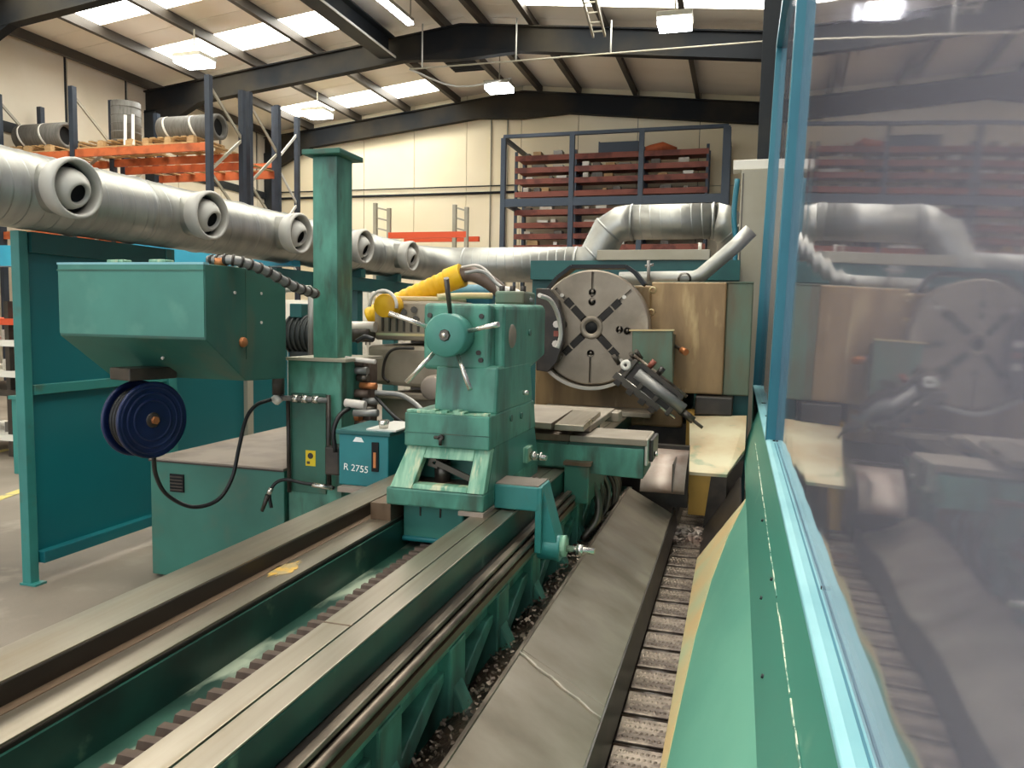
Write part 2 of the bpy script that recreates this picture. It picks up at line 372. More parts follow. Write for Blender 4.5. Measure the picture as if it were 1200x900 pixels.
# small roof vent grille and ladder track
v = P(545, 73, Y=18.5)
vt = thing('roof_vent', 'small dark square vent under the roof near the ridge', 'vent', (v.x, 18.5, v.z))
zv = roofz(v.x)-.06
obj('frame', B(v.x-.45, v.x+.45, 18.2, 19.0, zv-.06, zv+.02), 'purlin', vt)
for i in range(6): obj('slat', B(v.x-.42, v.x+.42, 18.26+i*.125, 18.30+i*.125, zv-.09, zv-.05), 'steel_dark', vt)
lt = thing('cable_ladder', 'thin steel cable ladder under the right roof slope', 'cable tray', (P(690, 20, Y=13.5).x, 13.5, 6.9))
pa, pb = P(683, -30, Y=12.5), P(702, 42, Y=14.6)
for s in (-.11, .11): obj('rail', MB().bar(pa+Vector((s, 0, 0)), pb+Vector((s, 0, 0)), .035, .06), 'cabinet_grey', lt)
for i in range(6):
    p = pa.lerp(pb, (i+.5)/6); obj('rung', MB().bar(p-Vector((.11, 0, 0)), p+Vector((.11, 0, 0)), .025, .025), 'cabinet_grey', lt)
# highbay LED lamps and the batten
def highbay(p, lab, s=.3, hang=True, grp='highbay lamps'):
    t = thing('highbay_lamp', lab, 'lamp', p, grp); p = Vector(p)
    obj('housing', B(p.x-s, p.x+s, p.y-s*.8, p.y+s*.8, p.z, p.z+.08), 'cabinet_grey', t, .01)
    obj('diffuser', B(p.x-s+.02, p.x+s-.02, p.y-s*.8+.02, p.y+s*.8-.02, p.z-.11, p.z-.001), 'led', t, .006)
    zt_ = roofz(p.x)-.225
    obj('rod', MB().cyl((p.x, p.y, p.z+.08), (p.x, p.y, zt_), .015, seg=6), 'cabinet_grey', t)
    return t
highbay(P(585, 101, Z=6.9), 'lit square highbay lamp beneath the roof ridge', .3)
highbay(P(791, 24, Z=6.3), 'lit square highbay lamp on a rod under the right roof slope', .27)
highbay(P(228, 70, Z=6.75), 'lit square highbay lamp above the pallet racking', .33)
highbay(P(372, 132, Z=6.85), 'lit square highbay lamp by the far wall rafter', .33)
pa, pb = P(440, -6, Z=7.45), P(481, 28, Z=7.45)
bt = thing('batten_light', 'long lit tube lamp under the left roof slope', 'lamp', (pa.x, pa.y, 7.45))
obj('housing', MB().bar(pa+Vector((0, 0, .06)), pb+Vector((0, 0, .06)), .16, .07), 'cabinet_grey', bt)
obj('diffuser', MB().bar(pa, pb, .13, .05), 'led', bt)
obj('rod', MB().cyl(pa+Vector((0, 0, .09)), (pa.x, pa.y, roofz(pa.x)-.03), .012, seg=6).cyl(pb+Vector((0, 0, .09)), (pb.x, pb.y, roofz(pb.x)-.03), .012, seg=6), 'cabinet_grey', bt)

# ================================================================ LATHE BED
Y0, Y1 = .25, 6.2
bed = thing('lathe_bed', 'long heavy lathe bed with bright steel slideways and oily green casting', 'machine bed', (-1.16, 3.5, 0))
obj('rear_way', B(-1.535, -1.39, Y0, Y1, .78, .90), 'way_edge', bed, .004)
obj('rear_way_face', B(-1.533, -1.392, Y0, Y1, .899, .9035), 'way_steel', bed, label='bright worn steel slideway strip')
obj('inner_way', B(-1.455, -1.27, Y0, Y1, .66, .845), 'way_edge', bed, .004)
obj('inner_way_face', B(-1.392, -1.272, Y0, Y1, .844, .850), 'way_steel', bed)
obj('inner_way_groove', B(-1.392, -1.362, Y0, Y1, .8495, .8515), 'way_brown', bed)
st = P(334, 666, Z=.852)
g = MB(); n = 32
g.prism([(st.x+.036*math.cos(2*math.pi*i/n)*random.uniform(.7, 1.25), st.y+.07*math.sin(2*math.pi*i/n)*random.uniform(.65, 1.3)) for i in range(n)], 'Z', .8495, .8515)
obj('grease_smear', g, 'yellow_stain', bed, label='yellow grease smear on the slideway')
obj('front_way', B(-.945, -.80, Y0, Y1, .80, .8955), 'green_oily', bed, .004)
obj('front_way_face', B(-.944, -.872, Y0, Y1, .895, .9005), 'way_steel', bed, .0015)
obj('front_way_face', B(-.866, -.801, Y0, Y1, .895, .9005), 'way_steel', bed, .0015)
obj('way_joint', B(-.944, -.866, 1.62, 1.626, .9003, .9012), 'way_brown', bed)
obj('gutter_floor', B(-1.46, -.93, Y0, Y1, .60, .72), 'gutter', bed)
obj('gutter_wall', B(-1.272, -1.262, Y0, Y1, .715, .832), 'green_oily', bed)
obj('inner_wall', B(-.95, -.93, Y0, Y1, .66, .81), 'green_oily', bed)
obj('rear_casting', B(-1.53, -1.44, Y0, Y1, .02, .80), 'green_dark', bed)
# gear rack: teeth one by one
rk = obj('gear_rack', B(-1.185, -1.09, .8, 3.4, .70, .728), 'rack_steel', bed)
t0 = None
for i in range(46):
    y = .82+i*.056
    if t0 is None: t0 = obj('tooth', MB().prism([(y+a, z) for a, z in ((0, .727), (.040, .727), (.032, .743), (.008, .743))], 'X', -1.185, -1.09), 'rack_steel', rk)
    else:
        c = clone(t0, (0, .056*i, 0), rk)
# front ledge: feed bars
obj('ledge', B(-.80, -.755, Y0, 3.64, .775, .80), 'way_edge', bed)
obj('feed_bar', B(-.772, -.748, Y0, 3.64, .80, .814), 'rod_steel', bed, .003)
obj('feed_rod', MB().cyl((-.742, Y0, .782), (-.742, 3.64, .782), .013, seg=10), 'rod_steel', bed)
obj('ledge_plate', B(-.80, -.73, Y0, 3.64, .742, .764), 'way_brown', bed)
# front casting wall with ribs, recesses and windows
obj('casting_wall', B(-.93, -.86, Y0, Y1, .02, .80), 'green_oily', bed)
obj('casting_rail', B(-.87, -.758, Y0, Y1, .69, .742), 'green', bed, .006)
obj('casting_rail', B(-.87, -.775, Y0, Y1, .10, .30), 'green_dark', bed, .006)
for i in range(11):
    y = .62+i*.46
    obj('rib', B(-.87, -.752, y, y+.13, .12, .70), 'green', bed, .008)
    obj('recess_panel', B(-.87, -.79, y+.13, y+.46, .625, .69), 'green', bed, .006)
    if i < 10:
        g = MB().prism([(y+.13, .48), (y+.20, .48), (y+.46, .60), (y+.46, .63), (y+.38, .63), (y+.13, .52)], 'X', -.86, -.77)
        obj('web', g, 'green', bed, .005)
        obj('foot_gusset', MB().prism([(-.755, .47), (-.70, .47), (-.755, .58)], 'Y', y+.03, y+.10), 'green', bed, .004)
# oily trough and swarf
tr = thing('chip_trough', 'dark oily trough full of swarf between bed and cover plate', 'trough', (-.70, 3.0, 0))
obj('trough_floor', MB().prism([(-.775, .48), (-.638, .535), (-.638, .50), (-.775, .44)], 'Y', Y0, 4.9), 'oily_black', tr)
g = MB(); random.seed(3)
for i in range(2200):
    y = .6+4.4*random.random(); x = -.765+.14*random.random(); x = min(x, -.65); z = .486+(x+.775)*.40+.02*random.random()
    s = .003+.006*random.random(); d = Vector((random.uniform(-1, 1), random.uniform(-1, 1), random.uniform(-.4, .6))).normalized()*s
    e = d.orthogonal().normalized()*s*.5; p = Vector((x, y, z)); g.add([p-d-e, p+d-e*.6, p+d+e, p-d*.7+e*1.2], [(0, 1, 2, 3)])
obj('swarf', g, 'rod_steel', tr, kind='stuff', label='curled steel swarf chips lying in oil')

# ---------------------------------------------------------------- chip conveyor: sloped cover plates and hinged belt
cv = thing('chip_conveyor', 'chip conveyor with hinged steel belt beside the sloping cover plates', 'conveyor', (-.3, 3.0, 0))
CL, CR = (-.625, .585), (-.352, .438)
ys = [.3, 2.74, 4.86]
ys[1] = P(655, 820, X=-.5).y
for i in range(2):
    a, b = ys[i], ys[i+1]+(.03 if i == 0 else 0); dz = .002*i
    g = MB().prism([(CL[0], CL[1]+dz), (CR[0], CR[1]+dz), (CR[0], CR[1]-.006+dz), (CL[0], CL[1]-.006+dz)], 'Y', a, b)
    obj('cover_plate', g, 'cover_steel', cv, .0015)
dx = Vector((CR[0]-CL[0], 0, CR[1]-CL[1]))
g = MB()
for i in range(24):
    a, b = i/24, (i+1)/24; q = lambda t: (CL[0]+dx.x*t, ys[1]-.03-.05*t+.004*math.sin(19*t), CL[1]+dx.z*t+.004)
    g.bar(q(a), q(b), .008, .004+.004*random.random())
obj('weld_seam', g, 'face_rim', cv)
obj('cover_lip', B(CL[0]-.012, CL[0]+.002, .3, 4.86, CL[1]-.03, CL[1]+.006), 'rod_steel', cv, .002)
obj('cover_skirt', B(CL[0]-.01, CL[0], .3, 4.86, .12, CL[1]-.03), 'oily_black', cv)
obj('side_wall', B(CR[0]-.012, CR[0]-.003, .3, 5.2, .22, CR[1]-.007), 'black_oil', cv)
obj('side_wall', MB().prism([(CR[0]+.002, .30), (CR[0]+.02, .30), (CR[0]+.006, CR[1]-.002), (CR[0]-.003, CR[1]-.002)], 'Y', .3, 5.1), 'black_oil', cv)
obj('belt_bed', B(CR[0]-.01, -.1, .3, 5.9, .19, .265), 'black_oil', cv)
s0 = None; pitch_s = .19
for i in range(28):
    y = .5+i*pitch_s
    if s0 is None:
        g = B(CR[0]+.022, -.165, y, y+pitch_s-.03, .272, .288)
        s0 = obj('belt_slat', g, 'slat_steel', cv, .003)
        g = MB(); ny = 6
        for r in range(4):
            for c in range(9):
                x = CR[0]+.032+c*.0178+(.008 if r % 2 else 0); yy = y+.018+r*.035
                g.add([(x, yy, .2885), (x+.011, yy+.002, .2885), (x+.012, yy+.016, .2885), (x+.001, yy+.014, .2885), (x+.006, yy+.008, .293)], [(0, 1, 4), (1, 2, 4), (2, 3, 4), (3, 0, 4)])
        e0 = obj('dimple_plate', g, 'slat_steel', s0, kind='stuff')
        h0 = obj('hinge_rod', MB().cyl((CR[0]+.018, y+pitch_s-.016, .276), (-.16, y+pitch_s-.016, .276), .009, seg=8), 'oily_black', cv)
    else:
        c = clone(s0, (0, 0, 0), cv); c.location = s0.location+Vector((0, pitch_s*i, 0)); d = clone(e0, e0.location, c)
        d2 = clone(h0, h0.location, cv); d2.location = h0.location+Vector((0, pitch_s*i, 0))

# ================================================================ GUARD with clear sheets
gd = thing('sliding_guard', 'blue framed guard with clear sheets and green sheet metal below', 'guard', (.2, 3.5, 0))
LEAN = .022
GX = lambda z: .172+LEAN*(z-1.0)
GA, GB, GT = -.6, 8.55, 4.4
def lean_box(dx0, dx1, ya, yb, za, zb):
    return MB().hexa([(GX(za)+dx0, ya, za), (GX(za)+dx1, ya, za), (GX(za)+dx1, yb, za), (GX(za)+dx0, yb, za)],
                     [(GX(zb)+dx0, ya, zb), (GX(zb)+dx1, ya, zb), (GX(zb)+dx1, yb, zb), (GX(zb)+dx0, yb, zb)])
sill = obj('sill', MB().prism([(.172, 1.0), (.192, 1.005), (.255, .998), (.262, .985), (.262, .93), (.172, .93)], 'Y', GA, GB), 'sill_blue', gd, .004)
obj('sill_groove', B(.212, .217, GA, 4.35, 1.0015, 1.004), 'post_blue', sill)
for px_, py_ in ((907, 517), (930, 572), (965, 690)):
    p = P(px_, py_, Z=1.003); obj('screw', MB().cyl((p.x, p.y, .998), (p.x, p.y, 1.009), .007, seg=8), 'screw', sill)
for yb_ in (5.6, 6.5): obj('screw', MB().cyl((.215, yb_, .998), (.215, yb_, 1.009), .01, seg=8), 'screw', sill)
for yp in (4.52, 8.42):
    post = obj('post', lean_box(0, .085, yp-.05, yp+.05, .985, GT), 'post_blue', gd, .006)
    obj('gasket', lean_box(.086, .10, yp-.06, yp-.01, 1.0, GT), 'gasket', gd)
    for z in (1.35, 2.2, 3.0): obj('screw', MB().cyl((GX(z)+.06, yp-.047, z), (GX(z)+.06, yp-.056, z), .006, seg=8), 'screw', post)
obj('head_rail', lean_box(0, .09, GA, GB, GT, GT+.1), 'post_blue', gd)
obj('clear_sheet', lean_box(.050, .054, GA+.02, 4.468, .99, GT), 'clear_sheet', gd, label='clear reflective plastic sheet')
obj('clear_sheet', lean_box(.050, .054, 4.572, 8.368, .99, GT), 'clear_sheet', gd)
# lower sheet metal
CRZ = (.078, .70); LOW = (-.163, .345)
obj('lower_panel', MB().prism([(.172, .985), (.18, .985), (CRZ[0]+.008, CRZ[1]), CRZ], 'Y', GA, 6.12), 'guard_green', gd)
obj('lower_panel', B(.172, .178, 6.12, 8.3, .3, .985), 'guard_green', gd)
g = MB()
ye = P(820, 655, Z=LOW[1]).y
g.hexa([(CRZ[0], GA, CRZ[1]), (LOW[0], GA, LOW[1]), (LOW[0], ye, LOW[1]), (CRZ[0], ye, CRZ[1])],
       [(CRZ[0]+.006, GA, CRZ[1]-.006), (LOW[0]+.004, GA, LOW[1]-.008), (LOW[0]+.004, ye, LOW[1]-.008), (CRZ[0]+.006, ye, CRZ[1]-.006)])
obj('chute_plate', g, 'chute_green', gd)
# bare edge of the chute plate where paint has gone: strip lying along its lower and far edge
L_ = Vector((LOW[0]-CRZ[0], 0, LOW[1]-CRZ[1])); nn = Vector((L_.z, 0, -L_.x)).normalized()*-.0012
def ch(u, y): return Vector((CRZ[0], 0, CRZ[1]))+L_*u+Vector((0, y, 0))+nn*-1
pts = [(1.0, 1.9), (1.0, ye), (0.0, ye), (0.03, ye-.06), (.35, ye-.34), (.6, ye-.75), (.78, 3.0), (.90, 2.3), (.96, 1.9)]
vs = [ch(u, y_)+Vector((-.0016, 0, .0016)) for u, y_ in pts]; vs2 = [ch(u, y_)+Vector((.001, 0, -.001)) for u, y_ in pts]; n = len(vs)
g = MB().add(vs+vs2, [tuple(range(n)), tuple(range(n, 2*n))[::-1]]+[(i, (i+1) % n, n+(i+1) % n, n+i) for i in range(n)])
obj('worn_edge', g, 'worn_edge', gd, label='bare rubbed edge of the chute plate')
g = MB(); random.seed(5)
y = .6
while y < 5.2:
    ln = .03+.12*random.random(); u = .62; z = CRZ[1]+(.985-CRZ[1])*u; x = CRZ[0]+(.172-CRZ[0])*u
    o = random.uniform(-.004, .004); g.bar((x-.0006, y, z+o), (x-.0006, y+ln, z+o+random.uniform(-.002, .002)), .003, .004+.005*random.random()); y += ln*random.uniform(.9, 1.3)
obj('scratch_line', g, 'scratch', gd, label='long scraped scratch along the panel')
for px_, py_ in ((905, 679), (893, 701), (894, 610), (895, 793)):
    d = P(px_, py_, X=.12)
    # on the slanted lower panel
    best = min(((abs((q := P(px_, py_, X=CRZ[0]+(.172-CRZ[0])*u/100)).z-(CRZ[1]+(.985-CRZ[1])*u/100)), q) for u in range(101)), key=lambda a: a[0])[1]
    obj('screw', MB().cyl(best+Vector((-.006, 0, .002)), best+Vector((.006, 0, -.002)), .006, seg=8), 'screw', gd)
# second, oil-browned chute length towards the headstock
bc = tag(obj('chute_extension', MB().hexa([(.05, ye+.02, .64), (-.165, ye+.02, .30), (-.165, 5.2, .30), (.05, 5.2, .64)], [(.06, ye+.02, .63), (-.155, ye+.02, .29), (-.155, 5.2, .29), (.06, 5.2, .63)]), 'black_oil', loc=(-.05, 4.8, .3)),
     'oil-browned sloping chute plate between green chute and headstock', 'chute')

# ================================================================ TAILSTOCK
ts = thing('tailstock', 'green lathe tailstock with five-spoke handwheel standing on the bed', 'tailstock', (-1.09, 3.1, .9))
TX0, TX1 = -1.29, -.892
obj('base', MB().prism([(2.70, .915), (3.52, .915), (3.52, .985), (2.70, .985)], 'X', TX0-.005, TX1), 'green', ts, .008)
obj('shoe', B(-.99, TX1+.002, 2.69, 3.52, .9005, .916), 'top_grey', ts)
obj('shoe', B(-1.36, -1.275, 2.70, 3.5, .8505, .917), 'way_brown', ts)
# sloped front frame with a window
fb, ft = (2.70, .985), (2.775, 1.143)
def fr_(u, v, off=0):   # u 0..1 across, v 0..1 up the slope
    xl = TX0+.01+(.045)*v; xr = TX1
    return Vector((xl+(xr-xl)*u, fb[0]+(ft[0]-fb[0])*v+off, fb[1]+(ft[1]-fb[1])*v))
def slab(u0, u1, v0, v1, name, material, off0=0, off1=.05):
    q = [(u0, v0), (u1, v0), (u1, v1), (u0, v1)]
    return obj(name, MB().hexa([fr_(u, v_, off0) for u, v_ in q], [fr_(u, v_, off1) for u, v_ in q]), material, ts, .004)
slab(0, .24, 0, 1, 'front_frame', 'green_lit_worn'); slab(.82, 1, 0, 1, 'front_frame', 'green_lit_worn')
slab(.24, .82, 0, .12, 'front_frame', 'green_lit_worn'); slab(.24, .82, .72, 1, 'front_frame', 'green_lit_worn')
obj('lower_casting', MB().prism([(2.90, .985), (3.52, .985), (3.44, 1.145), (2.90, 1.145)], 'X', TX0+.03, TX1-.0005), 'green_front', ts)
obj('cheek', MB().prism([(2.752, .985), (3.02, .985), (3.02, 1.145), (2.827, 1.145)], 'X', TX1-.03, TX1), 'green', ts)
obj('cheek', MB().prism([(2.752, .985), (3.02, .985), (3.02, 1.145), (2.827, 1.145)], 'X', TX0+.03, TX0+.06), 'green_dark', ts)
obj('pocket_floor', B(TX0+.05, TX1-.02, 2.76, 2.92, .980, .992), 'way_brown', ts)
obj('clamp_nut', MB().cyl((-1.115, 2.845, .985), (-1.115, 2.845, 1.07), .035, seg=6), 'dark_steel', ts)
obj('clamp_bolt', MB().cyl((-1.115, 2.845, 1.07), (-1.115, 2.845, 1.10), .018, seg=10), 'rod_steel', ts)
sp = thing('spanner', 'dark steel spanner lying in the tailstock pocket', 'spanner', (-1.05, 2.86, .992), None)
obj('handle', MB().bar((-1.125, 2.80, 1.075), (-.94, 2.80, 1.005), .012, .022), 'dark_steel', sp)
obj('jaw', MB().prism([(-1.16, 1.062), (-1.15, 1.098), (-1.125, 1.092), (-1.12, 1.082), (-1.14, 1.078), (-1.138, 1.07), (-1.115, 1.066), (-1.12, 1.052)], 'Y', 2.793, 2.807), 'dark_steel', sp)
# body steps
obj('shoulder', MB().prism([(2.755, 1.143), (3.46, 1.143), (3.42, 1.275), (2.755, 1.275)], 'X', -1.243, TX1), 'green', ts, .006)
obj('shoulder_seam', B(-1.245, TX1, 2.753, 2.757, 1.196, 1.199), 'green_dark', ts)
g = MB(); random.seed(11)
for i in range(14):
    x = -1.235+i*.024; g.box(x, x+.025, 2.757, 2.79+.02*random.random(), 1.274, 1.279+.012*random.random())
obj('filler_bead', g, 'green_lit_worn', ts, .003)
obj('drip_tap', MB().cyl((-1.085, 2.756, 1.185), (-1.085, 2.735, 1.185), .012, seg=8).cyl((-1.085, 2.74, 1.185), (-1.085, 2.74, 1.155), .007, seg=8).cyl((-1.11, 2.74, 1.185), (-1.085, 2.74, 1.185), .007, seg=8), 'black_oil', ts)
NX0, NX1 = -1.155, -.893
obj('neck', MB().prism([(2.84, 1.27), (3.40, 1.27), (3.36, 1.43), (3.38, 1.46), (2.86, 1.46)], 'X', NX0, NX1), 'green', ts, .012)
HX0, HX1 = -1.212, -.893
obj('head_body', MB().prism([(2.93, 1.435), (3.40, 1.43), (3.62, 1.47), (3.62, 1.70), (3.58, 1.715), (2.93, 1.705)], 'X', HX0+.01, HX1), 'green', ts, .022, seg=3)
obj('gear_cover', B(HX0, -.93, 2.86, 2.935, 1.438, 1.704), 'green', ts, .018, seg=3)
for bx_, bz_ in ((HX0+.03, 1.655), (-.965, 1.655), (-.965, 1.483), (-.975, 1.512)):
    obj('cap_screw', MB().cyl((bx_, 2.862, bz_), (bx_, 2.852, bz_), .010, seg=10), 'black_oil', ts)
pb_ = P(600, 394, X=HX1)
obj('badge', MB().lathe([(0, .008), (.042, .008), (.048, .004), (.05, 0)], (HX1-.001, pb_.y, pb_.z), (1, 0, 0), 24), 'grey_cast', ts, label='round grey maker badge')
for px_, py_ in ((610, 487), (598, 490), (620, 390)):
    p = P(px_, py_, X=HX1); obj('plug', MB().cyl((HX1-.004, p.y, p.z), (HX1+.008, p.y, p.z), .014, seg=10), 'green_dark', ts)
p = P(613, 460, X=HX1)
obj('oil_nipple', MB().cyl((HX1-.01, p.y, p.z), (HX1+.025, p.y, p.z), .010, seg=8), 'bright_steel', ts)
p = P(622, 533, X=HX1+.02)
cl = obj('clamp_fitting', MB().box(HX1-.01, HX1+.02, p.y-.06, p.y+.04, p.z-.03, p.z+.04), 'green_lit_worn', ts, .006)
obj('stud', MB().cyl((HX1+.01, p.y-.01, p.z), (HX1+.10, p.y-.03, p.z-.005), .012, seg=10).cyl((HX1+.03, p.y-.015, p.z), (HX1+.05, p.y-.02, p.z), .022, seg=6).cyl((HX1+.065, p.y-.02, p.z), (HX1+.08, p.y-.022, p.z), .02, seg=6), 'bright_steel', cl)
# handwheel hub with five bars
HY = 2.73
hc = P(521, 393, Y=HY)
hub = obj('handwheel', MB().lathe([(0, 0), (.018, 0), (.078, 0), (.084, .006), (.084, .085), (.078, .09), (.074, .14), (0, .14)], (hc.x, HY, hc.z), (0, 1, 0), 32), 'green_front', ts)
obj('hub_nut', MB().lathe([(0, -.008), (.020, -.008), (.024, 0), (.024, .01)], (hc.x, HY, hc.z), (0, 1, 0), 8, smooth=False), 'dark_steel', hub)
obj('hub_bolt', MB().lathe([(0, -.013), (.010, -.013), (.010, 0)], (hc.x, HY, hc.z), (0, 1, 0), 8), 'bright_steel', hub)
for px_, py_ in ((523, 326), (584, 380), (551, 457), (476, 448), (456, 367)):
    e = P(px_, py_, Y=HY if py_ > 330 else HY-.04); d = (e-Vector((hc.x, e.y, hc.z))); c = Vector((hc.x, HY+.045, hc.z))
    a = c+Vector((d.x, 0, d.z)).normalized()*.07
    obj('handle_bar', MB().cyl(a, e, .0085, .0105, seg=10), 'bright_steel' if py_ > 330 else 'dark_steel', hub)
# clamp block hanging between the ways
obj('clamp_block', B(-1.258, -1.0, 2.78, 3.35, .765, .905), 'green_front', ts, .01)
obj('clamp_foot', B(-1.26, -1.02, 2.77, 3.35, .754, .775), 'tank_teal', ts, .008)
for x in (-1.185, -1.10): obj('slot', B(x, x+.006, 2.776, 2.79, .86, .90), 'oily_black', ts)
# side bracket with bearing and stud
bk = obj('bracket', B(-.893, -.712, 2.83, 3.0, .905, 1.0), 'teal', ts, .006)
obj('bracket_top', B(-.89, -.715, 2.84, 2.99, 1.0, 1.004), 'top_grey', bk)
obj('bracket_leg', MB().prism([(-.726, 1.0), (-.705, 1.0), (-.645, .79), (-.645, .74), (-.726, .74)], 'Y', 2.86, 2.98), 'teal', bk, .004)
obj('bracket_rib', B(-.726, -.70, 2.832, 2.86, .74, 1.0), 'teal', bk, .004)
pc = P(640, 645, Y=2.85)
obj('bearing', MB().cyl((-.725, 2.90, pc.z), (-.632, 2.90, pc.z), .05, seg=24), 'teal', bk, .006)
obj('bearing_cap', MB().cyl((-.634, 2.90, pc.z+.01), (-.612, 2.90, pc.z+.01), .042, seg=20), 'green_lit_worn', bk)
obj('stud', MB().cyl((-.615, 2.90, pc.z), (-.50, 2.90, pc.z), .013, seg=12).cyl((-.57, 2.90, pc.z), (-.545, 2.90, pc.z), .024, seg=6), 'bright_steel', bk)
# hoses and fittings lying on top of the head
hz_ = 1.712
hs = thing('coolant_hose', 'pale hose curling down from the tailstock top toward the chuck', 'hose', (-.93, 3.45, hz_))
obj('hose', MB().tube(smooth_path([P(632, 346, Y=3.5), P(645, 352, Y=3.6), P(654, 370, Y=3.7), P(657, 392, Y=3.75), P(653, 408, Y=3.75)], 6), .011, 8), 'hose_white', hs)
obj('manifold', B(-1.07, -.93, 3.35, 3.55, hz_, hz_+.06), 'head_green', hs, .01)
for i, x in enumerate((-1.05, -1.0, -.95)):
    obj('fitting', MB().cyl((x, 3.4, hz_+.05), (x, 3.4, hz_+.085), .014, seg=8), 'black_oil', hs)
obj('pipe', MB().tube(smooth_path([(-1.2, 2.98, hz_+.02), (-1.1, 3.05, hz_+.028), (-1.0, 3.1, hz_+.03)], 5), .013, 8), 'worn_edge', hs)
obj('hose_line', MB().tube(smooth_path([P(545, 320, Y=3.5), P(565, 318, Y=3.5), P(582, 332, Y=3.5), P(600, 346, Y=3.45), P(625, 352, Y=3.45)], 6), .009, 8), 'hose_grey', hs)
obj('hose_line', MB().tube(smooth_path([P(585, 337, Y=3.6), P(605, 342, Y=3.5), P(620, 350, Y=3.45)], 6), .013, 8), 'hose_white', hs)

# ================================================================ CARRIAGE
YC = 3.72; YE = 4.65; YW = 4.03
ca = thing('carriage', 'green cross-slide carriage saddle spanning the bed behind the tailstock', 'carriage', (-.9, 4.2, .9))
zt_, zb_ = P(700, 511, Y=YC).z, P(700, 556, Y=YC).z
xr = P(756, 515, Y=YC).x
obj('saddle', B(-1.52, -.79, YC, YE, .905, zt_-.035), 'green_dark', ca, .006)
obj('wing', B(-.79, xr, YC, YW, zb_, zt_-.035), 'green_dark', ca, .006)
obj('apron_face', MB().prism([(-1.3, .915), (-.795, .915), (-.79, zb_+.006), (xr-.003, zb_-.004), (xr-.003, zt_-.05), (-1.3, zt_-.05)], 'Y', YC-.012, YC), 'green', ca, .004)
obj('saddle_top', B(-1.52, -.78, YC-.015, YE, zt_-.035, zt_), 'way_brown', ca, .004)
obj('wing_top', B(-.78, xr+.01, YC-.015, YW, zt_-.035, zt_-.002), 'grey_cast', ca, .004)
obj('end_wiper', B(xr, xr+.016, YC-.008, YW-.02, zb_+.06, zt_-.002), 'face_rim', ca, .004)
obj('end_cap', B(xr+.016, xr+.034, YC+.06, YW, zb_+.07, zt_-.012), 'black_oil', ca, .004)
obj('cap_bolt', MB().cyl((xr+.034, YC+.12, zt_-.09), (xr+.052, YC+.12, zt_-.09), .012, seg=8), 'bright_steel', ca)
obj('cross_slide', B(-1.45, -.70, YC+.10, YE, zt_, zt_+.035), 'grey_cast', ca, .006)
def plate(pts, z0, z1, mm):
    q = [P(x_, y_, Z=z1) for x_, y_ in pts]; obj('slide_plate', MB().prism([(v_.x, v_.y) for v_ in q], 'Z', z0, z1), mm, ca, .003)
zp_ = zt_+.06
plate([(650, 497), (684, 499), (704, 482), (672, 480)], zt_+.03, zp_, 'way_steel')
plate([(610, 493), (646, 496), (671, 480), (626, 476)], zt_+.03, zp_, 'face_steel')
obj('tool_block', B(P(702, 492, Y=4.5).x, P(725, 492, Y=4.5).x, 4.5, YE, zt_-.03, P(710, 483, Y=4.5).z), 'grey_cast', ca, .006)
bx_ = [P(x_, 560, Y=3.66).x for x_ in (632, 690)]
obj('bracket_box', B(-.795, bx_[1], 3.66, YW+.1, P(670, 590, Y=3.66).z, P(670, 545, Y=3.66).z), 'green_dark', ca, .008)
obj('bracket_lid', B(-.798, bx_[1]+.01, 3.65, YC-.013, P(670, 545, Y=3.66).z, P(670, 541, Y=3.66).z), 'way_brown', ca)
random.seed(17)
for k_ in range(9):
    y_ = 3.8+.09*k_; z_ = zb_-.01-.01*k_
    pts_ = [(-.73+.02*random.random(), y_, z_), (-.70+.05*random.random(), y_+.05, z_-.12), (-.69+.04*random.random(), y_+.02, z_-.24), (-.715, y_-.06+.12*random.random(), .535)]
    obj('cable', MB().tube(smooth_path(pts_, 5), .010+.012*random.random(), 8), random.choice(['black_oil', 'oily_black', 'dark_steel']), ca)
# curved splash shield
g = MB(); n = 8; vs = []
xa, xb = P(752, 560, Y=4.7).x, -.268
for i in range(n+1):
    t = i/n; z = .62+.21*t; y = 4.62+.38*t*t-.02*t
    vs += [(xa, y, z), (xb, y, z+.0)]
g.add(vs, [(2*i, 2*i+1, 2*i+3, 2*i+2) for i in range(n)], True)
sh = thing('splash_shield', 'bent grey steel splash shield beside the carriage end', 'shield', ((xa+xb)/2, 4.7, .6))
o = obj('sheet', g, 'shield_steel', sh); so = o.modifiers.new('s', 'SOLIDIFY'); so.thickness = .006
obj('fold', B(xb-.075, xb-.068, 4.615, 4.95, .63, .80), 'dark_steel', sh)
obj('backing', MB().box(xa, xb, 5.0, 5.06, .45, .85), 'black_oil', sh)

# ================================================================ HEADSTOCK, CHUCK, STEADY
hd = thing('headstock', 'oil-browned lathe headstock casting behind the big faceplate', 'headstock', (-.7, 6.9, 0))
obj('body', MB().prism([(-1.62, .80), (-.40, .80), (-.40, 1.09), (-.67, 1.09), (-.67, 1.93), (-1.30, 1.93), (-1.62, 1.6)], 'Y', 6.22, 8.0), 'brown_stain', hd, .02)
obj('gear_case', B(-.672, -.098, 6.17, 8.0, 1.085, 1.955), 'brown_stain', hd, .012, label='brown stained gear case panel')
obj('side_case', B(-.098, .10, 6.2, 8.0, 1.08, 1.956), 'head_green', hd, .012)
obj('case_top', B(-.67, .1, 6.19, 8.0, 1.953, 1.962), 'head_green', hd)
obj('slot_cover', B(-.30, -.015, 6.10, 6.3, .93, 1.075), 'black_oil', hd, .012)
obj('base', B(-1.6, -.30, 6.26, 8.0, .02, .83), 'black_oil', hd)
obj('base', B(-.30, .10, 6.3, 8.0, .02, 1.09), 'teal_dark', hd)
obj('pillar', B(-.36, -.30, 6.12, 6.3, .3, .95), 'ochre', hd)
